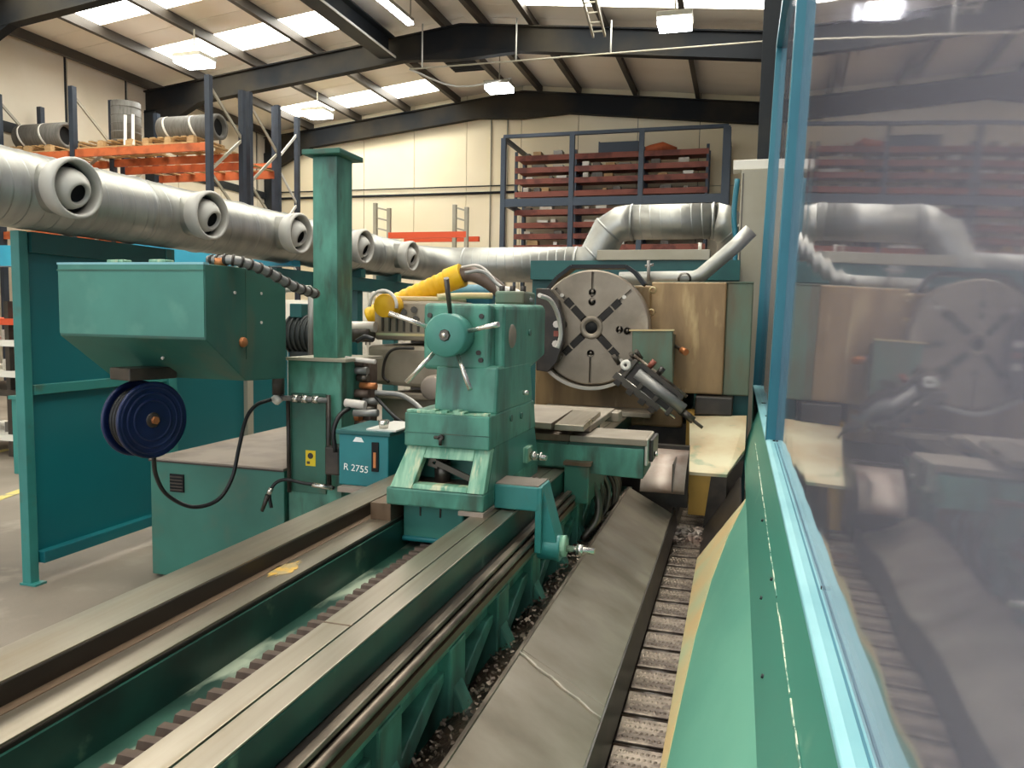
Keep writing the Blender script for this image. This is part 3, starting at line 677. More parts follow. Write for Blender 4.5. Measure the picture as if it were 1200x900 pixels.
obj('ledge', B(-1.5, -.62, 5.9, 6.215, .906, .945), 'grey_cast', hd, .006)
obj('lever', MB().cyl(P(790, 405, Y=6.17), P(801, 411, Y=6.0), .014, seg=8), 'black_oil', hd)
obj('lever_knob', MB().cyl(P(799, 410, Y=6.02), P(804, 413, Y=5.98), .026, seg=10), 'copper', hd)
for px_, py_ in ((763, 366), (765, 340)): obj('eye_bolt', MB().lathe([(.02, -.01), (.03, 0), (.02, .01)], P(px_, py_, Y=6.1), (0, 1, 0), 12), 'worn_edge', hd)
FC = P(693, 384, Y=5.92); FR = .447
fp = thing('faceplate_chuck', 'large round steel faceplate chuck with crossed jaw slots', 'chuck', (FC.x, 6.0, FC.z))
disc = obj('disc', MB().lathe([(0, 0), (.0, 0), (FR-.012, 0), (FR, .012), (FR, .16), (0, .16)], (FC.x, 5.92, FC.z), (0, 1, 0), 72, smooth=False), 'face_steel', fp)
cc = MB(); R2 = math.sqrt(.5)
def radial(cm, ang, r0, r1, wd, dep):
    d = Vector((math.cos(ang), 0, math.sin(ang))); n_ = Vector((-d.z, 0, d.x))*wd/2; c = Vector((FC.x, 5.92, FC.z))
    a, b = c+d*r0, c+d*r1
    q = [a-n_, b-n_, b+n_, a+n_]; cm.hexa([p+Vector((0, -.02, 0)) for p in q], [p+Vector((0, dep, 0)) for p in q])
for k in range(4): radial(cc, math.radians(44+90*k), .08, .30, .056, .05)
for k in range(4): radial(cc, math.radians(44+90*k), .28, .42, .024, .03)
for k in (1, 3): radial(cc, math.radians(90*k), .235, .43, .020, .04)
cut(disc, cc)
for k in range(4):
    ang = math.radians(44+90*k); g = MB(); radial(g, ang, .10, .30, .05, .03); g.v = [v_+Vector((0, .0225, 0)) for v_ in g.v]
    obj('jaw_slide', g, 'slot_dark', fp, label='dark jaw slide in its slot')
    g = MB(); c = Vector((FC.x, 5.92, FC.z))+Vector((math.cos(ang), 0, math.sin(ang)))*.345
    obj('jaw_screw', MB().cyl(c+Vector((0, -.004, 0)), c+Vector((0, .03, 0)), .016, seg=10), 'face_rim', fp)
obj('hub_ring', MB().lathe([(.048, -.004), (.085, -.004), (.09, 0), (.09, .01), (.048, .01)], (FC.x, 5.92, FC.z), (0, 1, 0), 32, close=True), 'face_steel', fp)
obj('bore', MB().lathe([(0, -.0015), (.047, -.0015), (.047, .01)], (FC.x, 5.92, FC.z), (0, 1, 0), 24), 'dark_hole', fp)
for rr in (.215,): obj('turned_ring', MB().lathe([(rr, -.0006), (rr+.006, -.0012), (rr+.012, -.0006)], (FC.x, 5.92, FC.z), (0, 1, 0), 64), 'face_steel', fp)
for ax, az in ((0, .275), (.22, -.01), (-.26, 0), (0, -.20), (.28, -.02), (0, .2), (-.22, .02)):
    obj('bolt', MB().lathe([(0, -.006), (.012, -.006), (.014, 0), (.026, .0), (.03, -.003), (.026, -.001)], (FC.x+ax, 5.92, FC.z+az), (0, 1, 0), 14), 'dark_steel', fp)
cg = thing('chuck_guard', 'dark curved guard ring around the faceplate rim', 'guard', (FC.x, 6.1, FC.z-.5))
g = MB(); ro, ri = FR+.036, FR+.010
arc = [math.radians(a) for a in range(212, 312, 4)]
vs = []
for a in arc:
    for r_, y_ in ((ri, 5.86), (ro, 5.86), (ro, 6.08), (ri, 6.08)): vs.append((FC.x+r_*math.cos(a), y_, FC.z+r_*math.sin(a)))
n = len(arc); fs = [(0, 1, 2, 3), tuple(4*(n-1)+i for i in (3, 2, 1, 0))]
for i in range(n-1): fs += [(4*i+k, 4*i+(k+1) % 4, 4*(i+1)+(k+1) % 4, 4*(i+1)+k) for k in range(4)]
obj('lower_arc', g.add(vs, fs, False), 'face_rim', cg)
g = MB()
tp = [P(x, y_, Y=6.12) for x, y_ in ((640, 345), (655, 326), (672, 313), (735, 313), (745, 320), (756, 334))]
for a, b in zip(tp[:-1], tp[1:]): g.bar(a, b, .16, .03, (0, 0, 1))
obj('upper_hood', g, 'steel_dark', cg)
obj('side_plate', MB().prism([(q_.x, q_.z) for q_ in (P(px_, py_, Y=5.78) for px_, py_ in ((628, 338), (643, 338), (654, 352), (660, 374), (660, 402), (652, 425), (642, 436), (628, 434)))], 'Y', 5.78, 5.86), 'black_oil', cg, .006)
obj('plate_bracket', B(FC.x-FR-.10, FC.x-FR-.02, 5.80, 6.215, FC.z-.1, FC.z+.1), 'black_oil', cg)
for px_, py_ in ((652, 380), (651, 403)): obj('terminal', MB().cyl(P(px_, py_, Y=5.75), P(px_, py_, Y=5.79), .028, seg=8), 'hose_white', cg)
obj('terminal_cover', MB().cyl(P(652, 391, Y=5.75), P(652, 391, Y=5.79), .03, seg=4), 'rack_red', cg)
# steady rest arm
sr = thing('steady_arm', 'black oily steady rest arm angled across the chuck', 'steady rest', P(760, 455, Y=5.7))
obj('bracket_plate', MB().prism([(P(742, 387, Y=5.86).x, P(742, 387, Y=5.86).z), (P(789, 387, Y=5.86).x, P(789, 387, Y=5.86).z), (P(789, 455, Y=5.86).x, P(789, 462, Y=5.86).z), (P(742, 430, Y=5.86).x, P(742, 430, Y=5.86).z)], 'Y', 5.80, 5.90), 'head_green', sr, .008)
obj('bracket_foot', B(P(772, 400, Y=5.9).x, P(788, 400, Y=5.9).x, 5.90, 6.165, P(780, 445, Y=5.9).z, P(780, 392, Y=5.9).z), 'head_green', sr)
obj('plate_top', MB().bar(P(738, 387, Y=5.84), P(790, 387, Y=5.84), .10, .012), 'worn_edge', sr)
a, b = P(728, 425, Y=5.6), P(803, 484, Y=5.6); d = (b-a).normalized(); nrm = Vector((-d.z, 0, d.x))
obj('arm_body', MB().bar(a+d*.03, a+d*.50, .08, .15, nrm), 'black_oil', sr, .01)
for q_ in (.06, .20, .34, .47): obj('arm_collar', MB().bar(a+d*q_, a+d*(q_+.035), .13, .18, nrm), 'dark_steel', sr, .006)
obj('tie_rod', MB().cyl(a+d*.04+nrm*.10, a+d*.52+nrm*.10, .012, seg=8), 'rod_steel', sr)
obj('tie_rod', MB().cyl(a+d*.04-nrm*.07+Vector((0, -.05, 0)), a+d*.55-nrm*.07+Vector((0, -.05, 0)), .012, seg=8), 'bright_steel', sr)
obj('piston', MB().cyl(a+d*.14+Vector((0, -.06, 0))+nrm*.02, a+d*.56+Vector((0, -.06, 0))+nrm*.02, .042, seg=14), 'hose_grey', sr)
obj('piston_rail', MB().bar(a+d*.12+Vector((0, -.055, 0))+nrm*.085, a+d*.5+Vector((0, -.055, 0))+nrm*.085, .03, .03, nrm), 'black_oil', sr)
obj('piston_rail', MB().bar(a+d*.02+Vector((0, -.055, 0))-nrm*.09, a+d*.42+Vector((0, -.055, 0))-nrm*.09, .04, .05, nrm), 'dark_steel', sr)
for t_ in (.05, .16, .27, .36): obj('clamp', MB().bar(a+d*t_+Vector((0, -.08, 0))-nrm*.12, a+d*(t_+.05)+Vector((0, -.08, 0))-nrm*.12, .03, .04, nrm), 'black_oil', sr, .004)
for t_ in (.18, .26): obj('knob', MB().cyl(a+d*t_+nrm*.10, a+d*t_+nrm*.16, .022, seg=8), 'rack_red' if t_ < .2 else 'black_oil', sr)
obj('rod_end', MB().cyl(a+d*.54+Vector((0, -.05, 0)), a+d*.66+Vector((0, -.05, 0)), .028, seg=10).cyl(a+d*.64+Vector((0, -.05, 0)), a+d*.74+Vector((0, -.05, 0)), .012, seg=8), 'dark_steel', sr)
rc = P(733, 428, Y=5.52)
obj('roller', MB().lathe([(.012, 0), (.034, 0), (.038, .006), (.038, .08), (.012, .08)], rc, (0, 1, 0), 20, close=True), 'white_far', sr)
obj('roller_pin', MB().cyl(rc+Vector((0, .002, 0)), rc+Vector((0, .05, 0)), .011, seg=8), 'black_oil', sr)
for px_, py_ in ((745, 411), (739, 414), (719, 417)): obj('stud', MB().cyl(P(px_, py_, Y=5.6), P(px_+6, py_+9, Y=5.65), .018, seg=8), 'dark_steel', sr)
# worn chip hood at the front foot of the headstock
ch_ = thing('chip_hood', 'worn beige sloping chip hood at the headstock foot', 'hood', (-.1, 5.5, .3))
yf_ = 5.1
A = [P(808, 553, Y=yf_), P(852, 556, Y=yf_)]; Bk = [P(808, 487, Y=6.12), P(875, 487, Y=6.12)]; m1 = P(873, 526, Y=5.55)
top = [A[0], A[1], m1, Bk[1], Bk[0]]
dn = Vector((0, .0, -.02))
g = MB().add(top+[p+dn for p in top], [(0, 1, 2, 3, 4), (9, 8, 7, 6, 5)]+[(i, (i+1) % 5, 5+(i+1) % 5, 5+i) for i in range(5)])
obj('top_plate', g, 'beige_worn', ch_)
z2 = P(808, 603, Y=yf_).z
obj('front_plate', MB().hexa([(A[0].x, yf_+.002, A[0].z-.018), (A[1].x-.1, yf_+.002, A[1].z-.018), (A[1].x-.13, yf_+.002, z2), (A[0].x, yf_+.002, z2)], [(A[0].x, yf_+.03, A[0].z-.018), (A[1].x-.1, yf_+.03, A[1].z-.018), (A[1].x-.13, yf_+.03, z2), (A[0].x, yf_+.03, z2)]), 'ochre', ch_)
obj('side_plate', MB().hexa([(A[1].x-.1, yf_+.004, A[1].z-.02), (A[1].x, yf_+.004, A[1].z-.02), (A[1].x-.0, yf_+.004, .42), (A[1].x-.14, yf_+.004, .30)], [(A[1].x-.1, yf_+.02, A[1].z-.02), (m1.x, 5.5, m1.z-.02), (.06, 5.5, .5), (A[1].x-.14, yf_+.02, .30)]), 'black_oil', ch_)
sw = MB(); random.seed(9)
for i in range(160):
    x, y = random.uniform(-.33, -.17), random.uniform(4.75, 5.08); p = Vector((x, y, .292+.02*random.random())); s = .008+.012*random.random()
    d = Vector((random.uniform(-1, 1), random.uniform(-1, 1), random.uniform(-.3, .7))).normalized()*s; e = d.orthogonal().normalized()*s*.5
    sw.add([p-d-e, p+d-e, p+d+e, p-d+e], [(0, 1, 2, 3)])
o = obj('swarf_heap', sw, 'shield_steel', loc=(-.25, 4.9, .292)); o['kind'] = 'stuff'; tag(o, 'bright swarf chips heaped at the end of the conveyor belt', 'swarf')

# ================================================================ LEFT SIDE: SCREEN, BOX, REEL, CABINET, POST
sc_ = thing('screen_panel', 'tall turquoise sheet metal screen standing behind the hose reel', 'screen', (-4.0, 4.1, 0))
ZT = 2.10
obj('end_post', B(-4.06, -3.995, 3.49, 3.55, .0, ZT), 'teal', sc_, .004)
obj('sheet', B(-4.04, -4.02, 3.56, 4.72, .12, ZT), 'turquoise', sc_)
obj('top_rail', B(-4.05, -3.98, 3.56, 4.72, 1.98, ZT), 'teal_dark', sc_)
obj('mid_rail', B(-4.045, -3.99, 3.56, 4.72, 1.14, 1.20), 'teal', sc_, .004)
obj('bottom_rail', B(-4.05, -3.96, 3.56, 4.72, .12, .19), 'turquoise', sc_, .004)
obj('far_post', B(-4.06, -3.97, 4.66, 4.74, 0, ZT), 'teal', sc_, .004)
for y in (3.52, 4.7): obj('foot', B(-4.07, -3.95, y-.04, y+.04, 0, .012), 'teal', sc_)
s2 = thing('screen_panel', 'low turquoise screen panel behind the grey topped cabinet', 'screen', (-4.1, 5.7, 0))
obj('sheet', B(-4.12, -4.1, 4.8, 6.4, .1, 1.45), 'turquoise', s2)
obj('post', B(-4.14, -4.06, 5.72, 5.80, 0, 1.5), 'cabinet_grey', s2)
obj('sheet', B(-4.11, -4.09, 6.42, 7.5, .1, 1.45), 'post_blue', s2)
obj('top_rail', B(-4.14, -4.08, 4.8, 7.5, 1.45, 1.5), 'teal_dark', s2)

# hanging hopper-shaped box
YX = 3.0
bx0, bx1 = P(68, 308, Y=YX).x, P(240, 310, Y=YX).x
hb = thing('hanging_box', 'green hopper-bottomed steel box hanging above the hose reel', 'box', ((bx0+bx1)/2, 3.3, 1.3))
prof = [(3.0, 1.872), (3.0, 1.523), (3.30, 1.312), (3.655, 1.30), (3.655, 1.80), (3.58, 1.872)]
obj('shell', MB().prism(prof, 'X', bx0, bx1), 'green_box', hb, .004)
obj('front_plate', B(bx0+.004, bx1-.004, 2.994, 3.0, 1.535, 1.868), 'green_front', hb)  # paler than the shell: light on the box front put into its colour
obj('front_fold', B(bx0, bx1, 2.990, 2.999, 1.838, 1.845), 'green_dark', hb)
obj('top_lip', B(bx0, bx1, 2.992, 3.03, 1.868, 1.878), 'sill_blue', hb)
for px_, py_ in ((275, 343), (306, 344), (306, 378)):
    p = P(px_, py_, X=bx1); obj('rivet', MB().cyl((bx1-.002, p.y, p.z), (bx1+.004, p.y, p.z), .008, seg=8), 'hose_white', hb)
p = P(284, 401, X=bx1); obj('copper_plug', MB().lathe([(0, .02), (.022, .018), (.026, .01), (.026, 0)], (bx1-.001, p.y, p.z), (1, 0, 0), 14), 'copper', hb)
obj('side_seam', B(bx1-.001, bx1+.002, 3.30, 3.303, 1.42, 1.86), 'green_dark', hb)
p = P(188, 418, Y=3.12); obj('rivet', MB().cyl((p.x, 3.13, p.z-.01), (p.x, 3.15, p.z+.004), .007, seg=8), 'hose_white', hb)
for x in (-3.0, -2.75): obj('hinge_lug', B(x, x+.1, 3.1, 3.16, 1.872, 1.90), 'green_lit_worn', hb, .005)
obj('gland', MB().cyl((bx1-.05, 3.18, 1.872), (bx1-.05, 3.18, 1.91), .03, seg=12), 'copper', hb)
cond = MB().tube(smooth_path([(bx1-.12, 3.18, 1.90), (bx1+.02, 3.2, 1.90), (bx1+.1, 3.32, 1.86), (bx1+.15, 3.5, 1.79), (bx1+.16, 3.7, 1.76)], 8), .024, 10)
obj('flex_conduit', cond, 'hose_grey', hb)
g = MB()
pth = smooth_path([(bx1-.10, 3.18, 1.90), (bx1+.02, 3.2, 1.90), (bx1+.1, 3.32, 1.86), (bx1+.15, 3.5, 1.79), (bx1+.16, 3.7, 1.76)], 10)
for i in range(0, len(pth)-1, 3): d = (pth[i+1]-pth[i]).normalized(); g.cyl(pth[i]-d*.006, pth[i]+d*.006, .029, seg=10)
obj('conduit_rib', g, 'black_oil', hb, kind='stuff')
obj('arm', MB().cyl((bx1-.1, 3.62, 1.775), (-2.38, 3.95, 1.80), .018, seg=10), 'hose_white', hb)
# hose reel under the box
rc = P(170, 491, Y=3.15); ax = Vector((.97, -.24, 0)).normalized()
hr = thing('hose_reel', 'dark blue hose reel wound with black hose under the box', 'hose reel', (rc.x, 3.15, rc.z-.2))
c0 = Vector((rc.x, 3.15, rc.z)); RR = .192
for t_ in (-.06, .06):
    obj('flange', MB().lathe([(0, -.006), (RR-.02, -.006), (RR-.006, -.012), (RR, -.004), (RR, .004), (RR-.006, .012), (RR-.02, .006), (0, .006)], c0+ax*t_, ax, 40), 'reel_blue', hr)
g = MB()
for k in range(4):
    for t_ in (-.036, -.012, .012, .036): g.lathe([(RR-.035-k*.02+.010*math.cos(q*math.pi/3), t_+.012*math.sin(q*math.pi/3)) for q in range(6)], c0, ax, 32, close=True)
obj('wound_hose', g, 'rubber', hr)
obj('hub', MB().lathe([(0, .075), (.03, .075), (.045, .06), (.045, .0)], c0, ax, 20), 'black_oil', hr)
for rr_ in (.10, .135, .165): obj('pressed_ring', MB().lathe([(rr_-.007, 0), (rr_, .006), (rr_+.007, 0)], c0+ax*.066, ax, 40), 'reel_blue', hr)
obj('hub_nut', MB().cyl(c0+ax*.07, c0+ax*.09, .02, seg=6), 'copper', hr)
sd = ax.cross(Vector((0, 0, 1))).normalized()
for a_ in (.5, 2.6, 4.4): obj('bolt', MB().cyl(c0+ax*.05+(sd*math.cos(a_)+Vector((0, 0, 1))*math.sin(a_))*.10, c0+ax*.06+(sd*math.cos(a_)+Vector((0, 0, 1))*math.sin(a_))*.10, .011, seg=8), 'face_rim', hr)
obj('bracket', MB().bar(c0+Vector((0, 0, RR+.04))-sd*.13, c0+Vector((0, 0, RR+.04))+sd*.13, .16, .06), 'black_oil', hr, .006)
obj('bracket_arm', MB().bar(c0-ax*.075, c0-ax*.075+Vector((0, 0, RR+.04)), .06, .012, ax), 'black_oil', hr)
hp = [P(180, 535, Y=3.15), P(183, 558, Y=3.2), P(196, 580, Y=3.3), P(225, 594, Y=3.4), P(255, 586, Y=3.5), P(272, 560, Y=3.58), P(280, 525, Y=3.62), P(288, 492, Y=3.68), P(300, 475, Y=3.74), P(318, 468, Y=3.8)]
hz = tag(obj('air_hose', MB().tube(smooth_path(hp, 6), .011, 8), 'rubber', loc=hp[4]), 'black rubber hose looping from the reel to the green pedestal', 'hose')

# cabinet with grey top
CY = 3.86
cx0, cx1 = P(176, 545, Y=CY).x, -2.50
cbt = thing('machine_cabinet', 'low green machine cabinet with dull grey top behind the bed', 'cabinet', ((cx0+cx1)/2, 4.5, 0))
obj('body', B(cx0, cx1, CY, 5.35, .02, .735), 'cabinet_green', cbt, .006)
obj('top', B(cx0-.004, cx1, CY-.006, 5.35, .735, .752), 'top_grey', cbt, .002)
obj('top_edge', B(cx0-.006, cx1, CY-.01, CY-.004, .733, .742), 'black_oil', cbt)
p = P(208, 566, Y=CY)
vv = obj('vent_plate', B(p.x-.05, p.x+.05, CY-.008, CY+.002, p.z-.055, p.z+.055), 'dark_hole', cbt)
for i in range(5): obj('vent_slat', B(p.x-.045, p.x+.045, CY-.013, CY-.008, p.z-.045+i*.02, p.z-.037+i*.02), 'black_oil', vv)
obj('pedal_box', B(-2.98, -2.70, CY-.16, CY+.0, .02, .17), 'black_oil', cbt, .01)
# pedestal and post
PY = 3.88
px0, px1 = -2.485, P(404, 480, Y=PY).x-.02
pd = thing('post_pedestal', 'green square pedestal column carrying the tall capped post', 'pedestal', ((px0+px1)/2, 4.1, 0))
obj('body', B(px0, px1, PY, 4.32, .02, 1.385), 'green', pd, .006)
obj('top_plate', B(px0-.01, px1+.03, PY-.012, 4.34, 1.385, 1.402), 'cabinet_grey', pd)
fx0, fx1 = P(342, 500, Y=PY).x, P(383, 500, Y=PY).x
obj('front_door', B(fx0, fx1, PY-.012, PY, .62, 1.20), 'green_dark', pd, .004)
pp0, pp1 = P(374, 300, Y=4.0).x, P(404, 300, Y=4.0).x
obj('post', B(pp0, pp1-.01, 3.93, 4.11, 1.40, 2.54), 'green', pd, .006)
obj('cap', B(pp0-.04, pp1+.035, 3.88, 4.16, 2.54, 2.57), 'green_dark', pd, .005)
# air line along the pedestal with valves
al = thing('valve_line', 'steel air line with valves fixed across the green pedestal', 'pipework', (px0, PY-.05, .8))
z_ = P(345, 466, Y=PY).z
obj('pipe', MB().cyl((px0-.02, PY-.04, z_), (fx1+.03, PY-.04, z_), .016, seg=8), 'hose_grey', al)
for x in (px0+.08, px0+.14, px0+.21): obj('union', MB().cyl((x-.018, PY-.04, z_), (x+.018, PY-.04, z_), .026, seg=6), 'bright_steel', al)
obj('elbow', MB().cyl((px0-.06, PY-.04, z_-.02), (px0-.02, PY-.04, z_+.01), .03, seg=8), 'white_far', al)
obj('valve', MB().cyl((px0-.03, PY-.05, z_+.02), (px0-.03, PY-.05, z_+.13), .035, seg=12), 'black_oil', al)
obj('down_pipe', MB().cyl((fx1+.03, PY-.035, z_+.03), (fx1+.035, PY-.035, .66), .014, seg=8), 'black_oil', al)
obj('down_pipe', MB().cyl((px0+.02, PY-.03, z_), (px0+.025, PY-.03, .62), .012, seg=8), 'black_oil', al)
hp = [P(318, 595, Y=3.7), P(316, 580, Y=3.7), P(322, 567, Y=3.72), P(335, 562, Y=3.75), P(355, 566, Y=3.78), P(378, 569, Y=3.8), P(392, 572, Y=3.82)]
bl = thing('blow_gun', 'short black hose and nozzle hanging beside the slideway', 'hose', hp[3])
obj('hose', MB().tube(smooth_path(hp, 5), .010, 8), 'rubber', bl)
obj('nozzle', MB().cyl(P(307, 599, Y=3.68), P(314, 580, Y=3.69), .010, .015, seg=8), 'black_oil', bl); obj('ferrule', MB().cyl(P(315, 579, Y=3.69), P(318, 572, Y=3.7), .016, seg=8), 'bright_steel', bl)
obj('connector', MB().cyl(P(366, 568, Y=3.78), P(390, 572, Y=3.82), .015, seg=8), 'bright_steel', bl)
obj('valve_block', B(P(392, 572, Y=3.8).x-.04, P(392, 572, Y=3.8).x+.05, 3.76, 3.88, .76, .92), 'black_oil', bl, .01)
# warning sticker
sk = P(364, 537, Y=PY-.013)
stk = thing('warning_sticker', 'small yellow warning sticker on the green pedestal', 'sticker', (sk.x, PY-.014, sk.z))
obj('backing', B(sk.x-.032, sk.x+.032, PY-.0145, PY-.0125, sk.z-.045, sk.z+.045), 'sticker', stk)
obj('symbol', MB().cyl((sk.x, PY-.0148, sk.z+.014), (sk.x, PY-.0155, sk.z+.014), .018, seg=14).box(sk.x-.024, sk.x-.004, PY-.0155, PY-.0145, sk.z-.034, sk.z-.018), 'black_oil', stk)
# pipes and sockets beside the post
vb = thing('valve_stack', 'rusty stacked hydraulic valves beside the blue tank', 'valves', (-1.95, 3.9, 1.0))
random.seed(21)
for i in range(9):
    p = P(random.uniform(412, 440), 425+i*9, Y=4.05)
    obj('valve_body', MB().cyl(p-Vector((random.uniform(.03, .07), 0, 0)), p+Vector((random.uniform(.03, .08), 0, 0)), random.uniform(.016, .03), seg=8), ('rack_steel', 'hose_grey', 'dark_steel', 'copper')[i % 4], vb)
obj('stack_block', B(P(411, 450, Y=4.1).x, P(434, 450, Y=4.1).x, 4.1, 4.2, .85, 1.38), 'rack_steel', vb, .01)
obj('pipe', MB().tube(smooth_path([P(418, 400, Y=4.0), P(428, 395, Y=4.0), P(438, 398, Y=4.0)], 5), .014, 8), 'rubber', vb)
obj('pipe', MB().cyl(P(405, 420, Y=4.0), P(440, 424, Y=4.0), .014, seg=8), 'hose_white', vb)
obj('bar_handle', MB().cyl(P(415, 484, Y=3.8), P(443, 484, Y=3.8), .02, seg=10), 'hose_grey', vb)
obj('bar_handle', MB().cyl(P(405, 472, Y=3.85), P(428, 475, Y=3.85), .024, seg=10), 'hose_white', vb)
obj('hose', MB().tube(smooth_path([P(393, 530, Y=3.7), P(391, 505, Y=3.7), P(398, 487, Y=3.75), P(410, 478, Y=3.85)], 5), .013, 8), 'rubber', vb)
obj('hose', MB().tube(smooth_path([P(440, 460, Y=3.9), P(470, 463, Y=3.9), P(492, 478, Y=3.85), P(497, 492, Y=3.8)], 5), .014, 8), 'hose_grey', vb)
obj('hose', MB().tube(smooth_path([P(440, 465, Y=3.9), P(462, 488, Y=3.85), P(480, 500, Y=3.8)], 5), .010, 8), 'rubber', vb)
# blue oil tank with number
TY = 3.4
a, b = P(397, 508, Y=TY), P(455, 568, Y=TY)
tk = thing('oil_tank', 'small teal oil tank with sight glass and white painted number', 'tank', ((a.x+b.x)/2, 3.55, .8))
obj('body', B(a.x, b.x, TY, 3.75, b.z-.02, a.z), 'tank_teal', tk, .006)
obj('lid', B(a.x-.012, b.x+.012, TY-.012, 3.76, a.z, a.z+.022), 'teal_dark', tk, .004)
obj('lid_plate', B(b.x-.13, b.x+.03, TY+.02, 3.74, a.z+.022, a.z+.03), 'white_pipe', tk)
obj('filler_cap', MB().cyl((b.x-.06, 3.47, a.z+.03), (b.x-.06, 3.47, a.z+.07), .022, .03, seg=14), 'bright_steel', tk)
p0, p1 = P(436, 518, Y=TY), P(444, 553, Y=TY)
sg = obj('sight_glass', B(p0.x, p1.x, TY-.008, TY, p1.z, p0.z), 'dark_hole', tk, .002)
obj('oil_column', B(p0.x+.012, p1.x-.012, TY-.011, TY-.008, p1.z+.02, p0.z-.05), 'copper', sg)
p = P(420, 515, Y=TY); obj('sticker', MB().prism([(p.x-.03, p.z-.012), (p.x+.03, p.z-.012), (p.x+.016, p.z+.01), (p.x-.014, p.z+.012)], 'Y', TY-.002, TY), 'white_ink', tk)
def lettering(txt, loc, size, parent, material):
    cu = bpy.data.curves.new('number', 'FONT'); cu.body = txt; cu.size = size; cu.extrude = .0008; cu.align_x = 'CENTER'; cu.align_y = 'CENTER'
    o = bpy.data.objects.new('tmp', cu); C.objects.link(o); bpy.context.view_layer.update()
    me = bpy.data.meshes.new_from_object(o.evaluated_get(bpy.context.evaluated_depsgraph_get())); bpy.data.objects.remove(o)
    me.transform(Matrix.Rotation(math.radians(90), 4, 'X')); me.materials.clear(); me.materials.append(MATS[material])
    q = bpy.data.objects.new('number', me); C.objects.link(q); q.parent = parent; q.location = Vector(loc)-wloc(parent)
    q.rotation_euler = (0, math.radians(4), 0); return q
p = P(417, 549, Y=TY-.002); lettering('R 2755', p, .048, tk, 'white_ink')['label'] = 'white hand painted number R 2755'
obj('drain_ledge', B(a.x+.02, b.x+.02, TY-.05, TY+.2, b.z-.045, b.z-.02), 'top_grey', tk)

# grey gearbox and motor behind the bed
GY = 4.55
def gp(x, y, yy=GY): return P(x, y, Y=yy)
gb = thing('gearbox', 'grimy grey cast gearbox unit on the rear of the carriage', 'gearbox', (-2.0, 4.9, .9))
u0, u1 = gp(438, 352), gp(505, 400)
obj('upper_case', B(u0.x, u1.x+.15, GY, 5.1, u1.z, u0.z), 'grey_cast', gb, .02)
obj('top_ridge', B(u0.x+.02, u1.x+.1, GY+.02, 5.1, u0.z, u0.z+.03), 'worn_edge', gb, .01)
l0, l1 = gp(434, 404), gp(492, 455)
obj('lower_case', MB().prism([(l0.x, l0.z), (u1.x+.1, l0.z), (u1.x+.12, l1.z), (l0.x+.02, l1.z+.02)], 'Y', GY-.05, 5.1), 'grey_cast', gb, .025)
f0 = gp(433, 462)
obj('flange', MB().bar((l0.x-.0, GY, f0.z), (u1.x+.1, GY, f0.z+.01), .14, .045), 'grey_cast', gb, .01)
obj('sump', MB().prism([(l0.x+.04, f0.z), (u1.x+.1, f0.z), (u1.x, gp(470, 495).z), (l0.x+.16, gp(470, 492).z)], 'Y', GY, 5.0), 'grey_cast', gb, .015)
obj('leg', B(l0.x+.1, u1.x+.05, 4.7, 5.0, 0, gp(470, 493).z), 'black_oil', gb)
mc = gp(506, 455, 4.35); obj('round_cover', MB().lathe([(0, -.01), (.06, -.01), (.075, .0), (.08, .02), (.08, .2), (0, .2)], (mc.x, 4.35, mc.z), (0, 1, 0), 24), 'top_grey', gb)
obj('name_strip', B(u0.x+.02, u1.x, GY-.006, GY, gp(450, 393).z, gp(450, 390).z), 'worn_edge', gb)
for i in range(7): x = u0.x+.06+i*.05; obj('fin', B(x, x+.012, GY-.012, GY, gp(450, 388).z, gp(450, 372).z), 'dark_steel', gb)
for px_, py_ in ((473, 366), (485, 363), (487, 374)): obj('bolt', MB().cyl(gp(px_, py_, GY-.02), gp(px_, py_, GY+.02), .022, seg=8), 'dark_steel', gb)
q = gp(449, 358, 4.4); obj('yellow_cap', MB().lathe([(0, -.005), (.07, -.005), (.075, .0), (.075, .12), (0, .12)], (q.x, 4.42, q.z), (0, 1, 0), 20), 'yellow', gb, label='yellow round end cap')
obj('cap_hoop', MB().tube([q+Vector((.092*math.cos(a_), -.0, .092*math.sin(a_))) for a_ in [math.radians(t_) for t_ in range(-10, 191, 15)]], .011, 8), 'hose_white', gb)
obj('axle', MB().cyl(gp(408, 383, 4.5), gp(440, 383, 4.5), .035, seg=14), 'hose_white', gb)
obj('axle_shroud', MB().cyl(gp(410, 392, 4.5), gp(436, 392, 4.5), .05, seg=14), 'black_oil', gb)
obj('lever', MB().cyl(gp(437, 342, 4.45), gp(442, 353, 4.45), .012, seg=8), 'white_far', gb)
obj('cable', MB().tube(smooth_path([gp(485, 408, 4.45), gp(462, 409, 4.45), gp(452, 420, 4.45), gp(449, 440, 4.45), gp(456, 448, 4.45)], 6), .010, 8), 'black_oil', gb)
yh = [gp(434, 372, 4.75), gp(455, 361, 4.75), gp(480, 349, 4.75), gp(505, 338, 4.75), gp(527, 328, 4.75), gp(540, 323, 4.75)]
yp = thing('yellow_duct_hose', 'fat yellow corrugated hose above the grey gearbox', 'hose', yh[2])
pt = smooth_path(yh, 10); rr = [.068*(1+.05*math.sin(i*2.1)) for i in range(len(pt))]
obj('hose', MB().tube(pt, rr, 18), 'yellow', yp)
dd = (pt[-1]-pt[-4]).normalized()
obj('cuff', MB().cyl(pt[-1]-dd*.10, pt[-1]+dd*.015, .077, seg=20), 'yellow', yp, .004)
obj('nozzle', MB().tube(smooth_path([pt[-1], pt[-1]+Vector((.08, 0, .01)), pt[-1]+Vector((.22, .02, -.06)), pt[-1]+Vector((.34, .05, -.18))], 5), .05, 12), 'rack_steel', yp)
